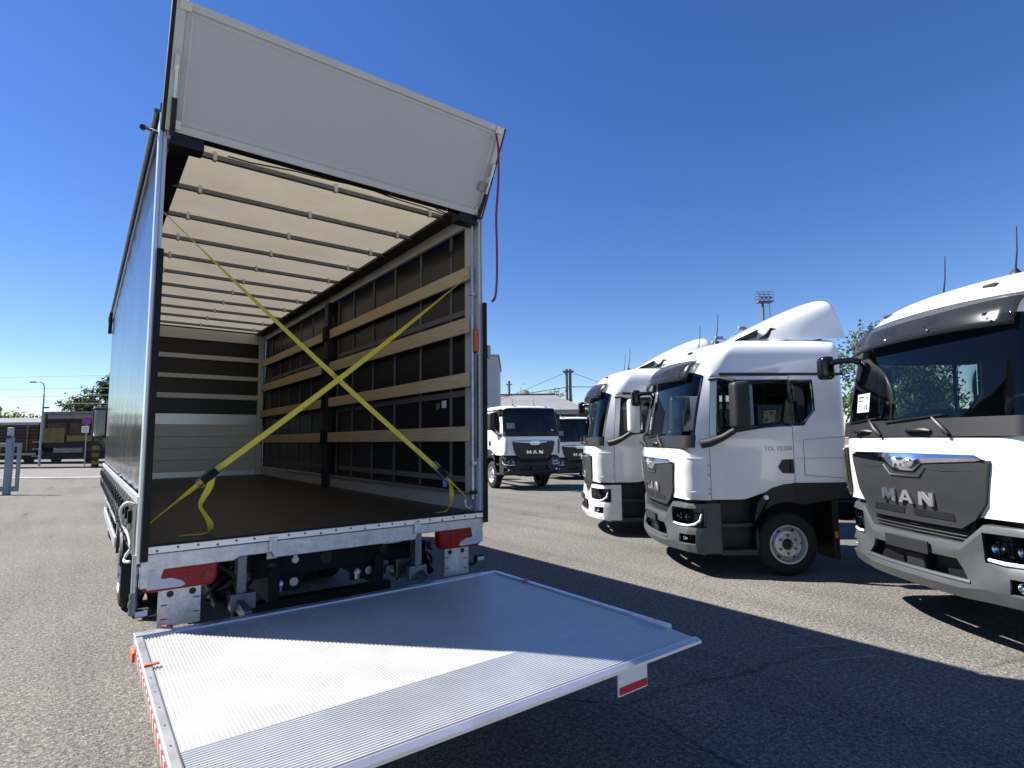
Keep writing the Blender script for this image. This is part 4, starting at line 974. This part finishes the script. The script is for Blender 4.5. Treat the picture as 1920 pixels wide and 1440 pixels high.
for s in (1, -1):
    e = MB().box(*sorted((s*(XL-.044), s*XL)), -2.06 if s < 0 else -1.98, -.206, PZ-.06, PZ+.008).build('platform_side_rail', 'alu', plat, bevel=.007)
    mb = MB()
    for k in range(9): mb.lathe([(.0045, 0), (.0045, .002), (0, .0022)], (s*(XL-.022), -.35-.19*k, PZ+.008), (0, 0, 1), 8)
    o = mb.build('rail_screws', 'galvanised_dark', plat); tag(o, kind='stuff')
    if s < 0: bx('warning_stripe', 'chevron_print', -XL-.004, -XL-.001, -2.10, -.42, PZ-.058, PZ-.012, plat)
    bx('roll_stop_latch', 'orange', *sorted((s*(XL-.075), s*(XL-.005))), -.755 if s < 0 else -.62, -.728 if s < 0 else -.593, PZ+.0085, PZ+.018, plat, .005)
bx('side_flag', 'orange', -XL-.020, -XL-.006, -.40, -.27, PZ-.070, PZ-.018, plat, .005); bx('side_flag', 'orange', -XL+.14, -XL+.20, -.135, -.10, PZ-.012, PZ+.02, plat, .006)
fl = MB().prism([(.605,-.050),(.825,-.050),(.825,-.165),(.605,-.165)], lambda u, v, d: (u, d, PZ+v), -2.168, -2.161).build('warning_flag', 'paper', plat); 
MB().prism([(.611,-.122),(.819,-.122),(.819,-.157),(.611,-.157)], lambda u, v, d: (u, d, PZ+v), -2.172, -2.1685).build('flag_stripe', 'sign_red', fl)

# two yellow ratchet straps crossed over the rear opening
def strap_thing(label, a, ra, b, tail, rz_dir):
    """a = far anchor, ra = ratchet, b = near anchor"""
    t = thing('ratchet_strap', label, 'strap', (0, 0, 0), 0, 'yellow ratchet straps across the rear opening')
    a, ra, b = Vector(a), Vector(ra), Vector(b); pts = []; sd = []
    n = 14
    dirn = (ra-a).normalized(); perp = dirn.cross(Vector((0, 1, 0))).normalized()
    for k in range(n+1):
        q = k/n; pts.append(a+(ra-a)*q-Vector((0, 0, .03*math.sin(math.pi*q))))
        ang = R(84)*(1-min(1, max(0, q-.08)*2.0)); sd.append(perp*math.cos(ang)+Vector((.08, .94, .33) if a.x < 0 else (.53, .80, .28))*math.sin(ang))
    MB().ribbon(pts, sd, .040, .003).build('webbing', 'strap_yellow', t)
    pts = []; sd = []
    for k in range(6):
        q = k/5; pts.append(ra+(b-ra)*q); ang = R(80)*min(1, q*1.6); sd.append(perp*math.cos(ang)+Vector((.25 if b.x < 0 else .6, .9, 0))*math.sin(ang))
    MB().ribbon(pts, sd, .040, .003).build('webbing', 'strap_yellow', t)
    c = ra; rt = MB(); d2 = (b-ra).normalized()
    rt.beam(c-dirn*.06+perp*.028, c+d2*.13+perp*.028, .006, .05, up=(0, 1, 0)); rt.beam(c-dirn*.06-perp*.028, c+d2*.13-perp*.028, .006, .05, up=(0, 1, 0))
    rt.tube([c+d2*.06-perp*.03, c+d2*.06+perp*.03], .020, 10); rt.tube([c+d2*.13-perp*.03, c+d2*.13+perp*.03], .007, 8)
    rt.build('ratchet', 'galvanised_dark', t, 40)
    hn = MB(); hn.beam(c+d2*.10+Vector((0, -.03, 0)), c-dirn*.01+Vector((0, -.05, 0)), .05, .012, up=(0, 1, 0)); hn.build('ratchet_handle', 'steel_dark', t, bevel=.005)
    MB().ribbon(smooth(tail, 4), smooth(rz_dir, 4), .045, .003).build('loose_end', 'strap_yellow', t)
    return t, c, d2
strap_thing('yellow ratchet strap from upper right post to lower left corner, tail lying on the floor', (1.170, .10, 3.28), (-.842, .19, 1.585), (-1.225, .22, 1.245),
            [(-.86, .17, 1.555), (-.875, .165, 1.48), (-.915, .16, 1.40), (-.925, .16, 1.35), (-.885, .17, 1.28), (-.855, .19, 1.22), (-.855, .22, 1.175), (-.90, .26, 1.1545), (-.97, .28, 1.1545), (-1.03, .27, 1.155)],
            [(.9, .2, 0), (.9, .2, 0), (.8, .5, 0), (.5, .8, 0), (.6, .7, 0), (.8, .5, 0), (.6, .8, 0), (0, 1, .0), (0, 1, 0), (0, 1, 0)])
st2, c2, d2 = strap_thing('yellow ratchet strap from upper left to lower right corner, blue tag by its ratchet', (-1.218, .25, 3.375), (.915, .19, 1.535), (1.168, .10, 1.275),
            [(.985, .165, 1.475), (1.03, .16, 1.40), (1.045, .16, 1.33), (1.05, .165, 1.25), (1.03, .18, 1.185), (1.00, .19, 1.1565), (.95, .185, 1.1545), (.905, .175, 1.155)],
            [(.6, .6, 0), (.8, .4, 0), (.9, .1, 0), (.8, .4, 0), (.6, .7, 0), (.2, 1, 0), (0, 1, 0), (0, 1, 0)])
MB().box(.955, .995, .155, .160, 1.375, 1.46).build('strap_tag', 'blue_tag', st2)
# second anchors: hooks
# ------------------------------------------------------------------ background on the left: gate, sign, lamp, wagons, trees
def yt(name, label, cat, r, d, group=None, rz=0.0): return thing(name, label, cat, yard(r, d), YARD_RZ+rz, group)
t = yt('sliding_gate', 'grey steel sliding gate with square frame at the left edge', 'gate', -17.65, 20.3)
MB().box(-4.2, -.0, -.026, .026, 1.70, 1.84).build('gate_frame', 'gate_grey', t, bevel=.01); MB().box(-4.2, -.0, -.026, .026, .12, .30).build('gate_frame', 'gate_grey', t, bevel=.01); MB().box(-.13, .0, -.025, .025, .30, 1.70).build('gate_frame', 'gate_grey', t, bevel=.01)
for k in range(18): MB().box(-.80-.2*k, -.77-.2*k, -.015, .015, .30, 1.70).build('gate_bar', 'gate_grey', t)
MB().box(-.52, -.30, -.06, .06, 0, 2.05).build('gate_post', 'gate_grey', t, bevel=.01); MB().box(-.50, -.34, -.06, .06, 2.06, 2.40).build('gate_sensor', 'wall_pale', t, bevel=.02); MB().box(-.43, -.30, -.17, -.12, 2.0, 2.1).build('gate_guide', 'black', t)
t = yt('parking_sign', 'round blue and red no-stopping sign with a white plate on a grey post', 'sign', -31.9, 42.2)
mb = MB(); mb.tube([(0, 0, 0), (0, 0, 3.85)], .035, 10); mb.build('post', 'post_grey', t, 60)
mb = MB(); mb.lathe([(0, 0), (.34, 0), (.34, -.02), (0, -.02)], (0, -.05, 3.50), (0, 1, 0), 28); di = mb.build('sign_disc', 'sign_red', t, 40)
mb = MB(); mb.lathe([(0, 0), (.27, 0), (.27, -.006), (0, -.006)], (0, -.071, 3.50), (0, 1, 0), 28); mb.build('sign_field', 'sign_blue', di, 40)
mb = MB(); mb.beam((-.19, -.081, 3.69), (.19, -.081, 3.31), .07, .004, up=(0, 1, 0)); mb.build('sign_slash', 'sign_red', di)
pb = MB().box(-.34, .20, -.06, -.04, 2.62, 3.10).build('text_plate', 'paper', t); mb = MB()
for k in range(4): mb.box(-.26, .12, -.066, -.0605, 2.70+.09*k, 2.73+.09*k)
mb.build('plate_print', 'ink', pb)
t = yt('striped_post', 'short yellow and black striped barrier post by the road', 'post', -30.9, 41.9)
for k in range(7): MB().box(-.17, .17, -.15, .15, .27*k, .27*k+.27).build('band', 'wagon_yellow' if k % 2 else 'rust_dark', t)
t = yt('street_lamp', 'tall grey street lamp with curved arm and small camera', 'lamp', -36.45, 43.6)
mb = MB(); mb.tube([(0, 0, 0), (0, 0, 3.2), (0, 0, 5.7)], [.085, .075, .05], 10); mb.build('post', 'post_grey', t, 60)
mb = MB(); mb.tube([(0, 0, 5.65), (0, 0, 6.2), (-.12, 0, 6.5), (-.4, 0, 6.62), (-.7, 0, 6.64)], .035, 8); mb.build('arm', 'post_grey', t, 60)
MB().box(-1.15, -.65, -.1, .1, 6.57, 6.67).build('lamp_head', 'mast_grey', t, bevel=.03); MB().box(.02, .45, -.06, .06, 4.55, 4.68).build('camera_housing', 'mast_grey', t, bevel=.02)
# railway wagons
def wagon(name, label, r0, r1, d, top, style):
    t = yt(name, label, 'wagon', r0, d, 'railway wagons beyond the road'); L_ = r1-r0
    if style == 'slat':
        MB().box(0, L_, .1, 2.6, 1.15, top-.12).build('body', 'rust_dark', t)
        nb = 8; hh = (top-1.3)/nb
        for k in range(nb): MB().box(.02, L_-.02, .02, .1, 1.2+hh*k+.03, 1.2+hh*(k+1)-.05).build('board', 'rust_brown', t)
        for k in range(int(L_/1.6)+1): MB().box(.3+1.6*k, .42+1.6*k, -.05, .02, 1.15, top).build('stanchion', 'wagon_yellow' if k % 2 else 'rust_brown', t)
        MB().box(-.05, L_+.05, -.06, 2.7, top-.11, top+.12).build('top_rail', 'pale_timber', t)
        MB().box(0, L_, -.08, -.01, .86, 1.06).build('sole_bar', 'pale_timber', t)
    else:
        MB().box(0, L_, .1, 2.7, 1.5, top-.2).build('body', 'rust_dark', t); MB().box(-.1, L_+.1, -.05, 2.85, top-.2, top).build('roof', 'wagon_grey', t)
        MB().box(.2, L_, .02, .098, top-.62, top-.25).build('cornice_panel', 'wagon_grey', t)
        for k in range(5): MB().box(.25+1.9*k, 1.9+1.9*k, .04, .098, 2.55, 3.6).build('side_panel', 'rust_brown', t)
        for k, (a, b, z0, z1) in enumerate(((.05, 1.75, 1.9, 3.15), (1.95, 4.1, 2.0, 2.5), (4.3, 7.2, 2.0, 2.5), (7.5, 9.6, 2.0, 2.5))): MB().box(a, b, .0, .038, z0, z1).build('yellow_panel', 'wagon_yellow', t)
        MB().box(1.0, 3.4, -.15, .05, 1.05, 1.45).build('tank', 'wagon_grey', t, bevel=.03); MB().box(-.22, .0, .0, .2, 1.9, top-.1).build('end_post', 'wagon_grey', t)
        for k in range(3): MB().box(-.9, -.2, -.02, .05, .75+.6*k, .82+.6*k).build('step', 'post_grey', t)
    MB().box(-.1, L_+.1, .3, 2.3, .75, 1.15).build('underframe', 'rust_dark', t)
    for k in range(4):
        x = .9+(L_-1.8)*(k/3); mb = MB(); mb.lathe([(0, 0), (.46, 0), (.46, .1), (.12, .12), (0, .12)], (x, .42, .58), (0, -1, 0), 20); mb.build('wheel', 'rust_dark', t, 40)
    for s in (.7, 1.9): mb = MB(); mb.tube([(-.1, s, 1.0), (-.55, s, 1.0)], .08, 8); mb.lathe([(0, 0), (.22, 0), (.22, .04), (0, .04)], (-.55, s, 1.0), (-1, 0, 0), 14); mb.build('buffer', 'wagon_grey', t, 40)
    return t
wagon('freight_wagon', 'brown slatted freight wagon with pale top rail, left of the yellow vehicle', -53, -40.6, 48.2, 3.55, 'slat')
wagon('rail_vehicle', 'brown and yellow rail vehicle standing behind the round sign', -39.9, -29.6, 48.0, 4.55, 'loco')
for i, dd in enumerate((48.0, 49.5)):
    o = MB().box(-70, 10, dd+.25, dd+.33, .12, .26).build('rail', 'rust_brown'); o.location = yard(0, 0); o.rotation_euler = (0, 0, YARD_RZ); tag(o, kind='structure')
t = yt('long_shed', 'long low shed with grey corrugated roof behind the freight wagon', 'building', -75, 66)
MB().box(0, 31, 0, 8, 0, 3.7).build('wall', 'wall_dark', t)
mb = MB(); P = [[], []]
for k in range(125):
    x = -.5+32*k/124; zz = .04*(k % 2); P[0].append((x, -.6, 3.75+zz)); P[1].append((x, 8, 5.25+zz))
mb.grid(P); mb.build('roof', 'roof_sheet', t)
for z_, dd_, lab in ((8.1, 52, 'topmost overhead wire above the rails'), (6.75, 50, 'second overhead wire above the rails'), (6.35, 53, 'third overhead wire above the rails'), (5.45, 51, 'lowest overhead wire above the rails')):
    mb = MB(); mb.tube([(-75+6*k, dd_, z_-.12*math.sin(math.pi*(k % 6)/6)) for k in range(12)], .018, 5); o = mb.build('overhead_wire', 'mast_grey', None, 60); o.location = yard(0, 0); o.rotation_euler = (0, 0, YARD_RZ); tag(o, lab, 'wire', 'overhead wires above the rails')

def tree(name, label, r, d, h, crown_r, crown_z, leaf, seed, n=2600, lsize=.22, group=None, conic=False):
    rnd = random.Random(seed); t = yt(name, label, 'tree', r, d, group)
    mb = MB(); mb.tube([(0, 0, -.1), (.05, 0, h*.3), (-.05, .05, h*.6), (0, 0, h*.93)], [h*.022, h*.017, h*.011, .02], 8); tips = []
    for k in range(22):
        a = rnd.uniform(0, 6.28); z0 = h*rnd.uniform(.25, .85); q = (z0/h); rr = crown_r*rnd.uniform(.45, .95)*((1.15-q) if conic else math.sin(math.pi*min(.95, max(.15, q)))**.6)
        e = Vector((rr*math.cos(a), rr*math.sin(a), z0+rr*rnd.uniform(.05, .5))); m_ = Vector((e.x*.5, e.y*.5, z0+(e.z-z0)*.35))
        mb.tube([(0, 0, z0), m_, e], [h*.008, h*.005, .012], 5); tips += [e, m_*.5+e*.5, e*.8+m_*.2]
    mb.build('trunk', 'bark', t, 60)
    mb = MB(); tips.append(Vector((0, 0, h*.93)))
    clumps = []
    for tp in tips:
        for _ in range(2): clumps.append((tp+Vector((rnd.gauss(0, 1), rnd.gauss(0, 1), rnd.gauss(0, .8)))*crown_r*.16, crown_r*rnd.uniform(.10, .24)))
    for k in range(n):
        c, cr = rnd.choice(clumps); p = c+Vector((rnd.gauss(0, 1), rnd.gauss(0, 1), rnd.gauss(0, .75)))*cr*.62
        if p.z < h*.14: continue
        a = Vector((rnd.gauss(0, 1), rnd.gauss(0, 1), rnd.gauss(0, 1))).normalized(); b = a.cross(Vector((rnd.gauss(0, 1), rnd.gauss(0, 1), rnd.gauss(0, 1)))).normalized()
        s_ = lsize*rnd.uniform(.5, 1.2); mb.add([p-a*s_, p+b*s_*.5, p+a*s_, p-b*s_*.5], [(0, 1, 2, 3)])
    mb.build('crown', leaf, t); return t
GT = 'trees behind the railway'
tree('conifer_tree', 'tall dark tree rising behind the rail vehicle next to the truck', -46.8, 66, 10.2, 3.3, 6, 'leaf_dark', 5, 12000, .2, GT, True)
tree('leafy_tree', 'smaller loose-crowned green tree left of the dark tree', -53.2, 70, 8.2, 2.5, 5, 'leaf_mid', 6, 6500, .19, GT)
tree('leafy_tree', 'dark tree hidden mostly behind the truck side', -45.0, 68, 12.5, 4.2, 6, 'leaf_dark', 8, 8000, .2, GT, True)
for k, (r, d, h) in enumerate(((-82, 90, 6.6), (-76.5, 91, 6.2))): tree('round_bush', ('yellow-green round bush at the left edge beyond the shed', 'yellow-green round bush right of its twin beyond the shed')[k], r, d, h, 4.0, 4, 'leaf_yellow', 20+k, 3000, .32, 'bushes beyond the shed')
# ------------------------------------------------------------------ background in the middle: hall, tower, poles
t = yt('siding_tower', 'tall block clad in pale grey horizontal siding behind the truck', 'building', -.86, 34)
MB().box(-9, 0, .06, 8, 0, 6.85).build('wall', 'siding', t)
for k in range(38): MB().prism([(0, 0), (-.03, .165), (.055, .172), (.055, 0)], lambda u, v, q, z=.18*k: (q, u+.03-.03, z+v), -9.0, .02).build('siding_board', 'siding', t)
MB().box(-9.1, .10, -.06, 8.1, 6.85, 6.95).build('coping', 'post_grey', t)
t = yt('hall', 'low dark hall with pale grey pitched roof behind the parked lorries', 'building', -1.2, 45)
MB().box(-2, 20, .5, 14, 0, 4.05).build('wall', 'wall_dark', t); MB().box(-2.2, 6.6, .25, .49, 3.75, 4.1).build('gutter_fascia', 'wall_pale', t)
mb = MB(); mb.add([(-2.4, .1, 4.12), (7.4, .1, 4.12), (5.2, 7, 5.85), (-2.4, 7, 5.85), (7.4, 13.9, 4.12), (-2.4, 13.9, 4.12)], [(0, 1, 2, 3), (1, 4, 2), (2, 4, 5, 3)]); mb.build('roof', 'roof_sheet', t)
MB().box(-2.4, 5.2, 6.9, 7.1, 5.86, 5.98).build('ridge_cap', 'mast_grey', t)
MB().box(7.6, 24, 3, 14, 0, 4.6).build('annex_wall', 'wall_pale', t)
MB().box(7.4, 24.2, 2.8, 14.2, 4.6, 4.8).build('annex_roof', 'mast_grey', t)
for k in range(4): 
    f = MB().box(9+3.6*k, 11+3.6*k, 2.94, 2.99, 1.4, 3.2).build('window', 'gloss_black', t); MB().box(8.9+3.6*k, 11.1+3.6*k, 2.90, 2.95, 1.25, 1.39).build('sill', 'wall_pale', f)
t = yt('double_pole', 'twin black timber pole carrying cables above the hall roof', 'pole', 5.05, 50)
for x in (-.16, .16): mb = MB(); mb.tube([(x, 0, 0), (x, 0, 8.0)], .13, 10); mb.build('pole', 'mast_grey', t, 60)
MB().box(-.5, .5, -.1, .1, 7.7, 7.85).build('cross_arm', 'mast_grey', t)
t = yt('slim_pole', 'slim grey pole above the left end of the hall roof', 'pole', -.3, 56); mb = MB(); mb.tube([(0, 0, 0), (0, 0, 7.6)], .12, 8); mb.build('pole', 'mast_grey', t, 60); MB().box(-.3, .3, -.05, .05, 7.2, 7.3).build('cross_arm', 'mast_grey', t)
def wire(label, a, b, sag, rad=.02):
    a, b = Vector(a), Vector(b); mb = MB(); mb.tube([a+(b-a)*k/16-Vector((0, 0, sag*math.sin(math.pi*k/16))) for k in range(17)], rad, 5); o = mb.build('cable', 'mast_grey', None, 60); tag(o, label, 'wire', 'cables on the double pole')
wire('thick cable sagging left from the double pole to the hall roof', yard(5.05, 50, 6.4), yard(-12, 48, 5.2), .5, .035)
wire('thick cable running right from the double pole behind the lorries', yard(5.05, 50, 6.4), yard(24, 52, 7.8), .5, .035)
wire('thin stay wire slanting down left from the double pole top', yard(5.05, 50, 7.8), yard(-4.0, 47, 4.0), .1); wire('thin stay wire slanting down right from the double pole top', yard(5.05, 50, 7.8), yard(14.0, 49, 4.6), .1)
tree('bare_tree', 'nearly bare reddish tree beside the slim pole', .9, 58, 7.6, 1.5, 5, 'leaf_bare', 31, 700, .16, 'bare trees behind the hall'); tree('bare_tree', 'nearly bare reddish tree just left of the double pole', 5.0, 60, 7.6, 1.7, 5, 'leaf_bare', 32, 700, .16, 'bare trees behind the hall')
# ------------------------------------------------------------------ background on the right
t = yt('floodlight_mast', 'lattice floodlight mast with a railed platform above the lorry roofs', 'mast', 27.6, 60)
mb = MB(); mb.tube([(-.25, 0, 0), (-.25, 0, 16.3)], .13, 8); mb.build('mast_pole', 'mast_grey', t, 60)
mb = MB(); mb.tube([(.5, 0, 12), (.5, 0, 16.3)], .03, 6)
for k in range(10): mb.tube([(.5, 0, 12.3+.4*k), (-.1, 0, 12.3+.4*k)], .015, 5)
mb.build('ladder', 'mast_grey', t)
pf = MB().box(-.85, .75, -.45, .45, 16.3, 16.42).build('platform', 'mast_grey', t); mb = MB()
for z in (16.75, 17.1, 17.4): mb.tube([(-.85, -.45, z), (.75, -.45, z), (.75, .45, z), (-.85, .45, z), (-.85, -.45, z)], .025, 5)
for x in (-.85, -.3, .25, .75):
    for y in (-.45, .45): mb.tube([(x, y, 16.3), (x, y, 17.4)], .025, 5)
mb.tube([(-1.25, -.45, 17.4), (.75, -.45, 17.4)], .03, 5); mb.build('railing', 'mast_grey', pf)
for x in (-.5, 0, .45): MB().box(x-.12, x+.12, -.5, -.35, 16.6, 16.9).build('floodlight', 'mast_grey', t, bevel=.05)
t = yt('yard_lamp', 'twin-headed yard lamp peeking over the roof deflector', 'lamp', 15.6, 40)
mb = MB(); mb.tube([(0, 0, 0), (0, 0, 8.8)], .07, 8); mb.build('post', 'post_grey', t, 60)
mb = MB(); mb.tube([(0, 0, 8.75), (.4, 0, 9.1), (.85, 0, 9.5)], .035, 8); mb.tube([(0, 0, 8.75), (-.3, 0, 8.8), (-.5, 0, 8.85)], .035, 8); mb.build('arm', 'post_grey', t, 60)
for c in ((1.05, 0, 9.62), (-.65, 0, 8.92), (1.45, .4, 9.6), (-.85, .2, 8.6)): put('lamp_head', RB(c, (.55, .3, .24), .09, 'post_grey', 'lamp_head'), t)
tree('leafy_tree', 'green tree showing between the roof deflector and the nearest lorry', 17.4, 26, 7.0, 2.6, 4.5, 'leaf_mid', 41, 9000, .10, 'trees on the right of the yard')
tree('leafy_tree', 'green tree seen through the nearest lorry windscreen on the left', 22.3, 33, 8.2, 3.0, 5, 'leaf_mid', 42, 8000, .14, 'trees on the right of the yard')
tree('leafy_tree', 'low green tree seen through the nearest lorry, right of the taller one', 31, 42, 6.0, 2.6, 3, 'leaf_mid', 43, 6000, .14, 'trees on the right of the yard')
tree('leafy_tree', 'green tree far behind the nearest lorry cab', 38, 40, 7.5, 3.2, 4, 'leaf_dark', 44, 2600, .24, 'trees on the right of the yard')
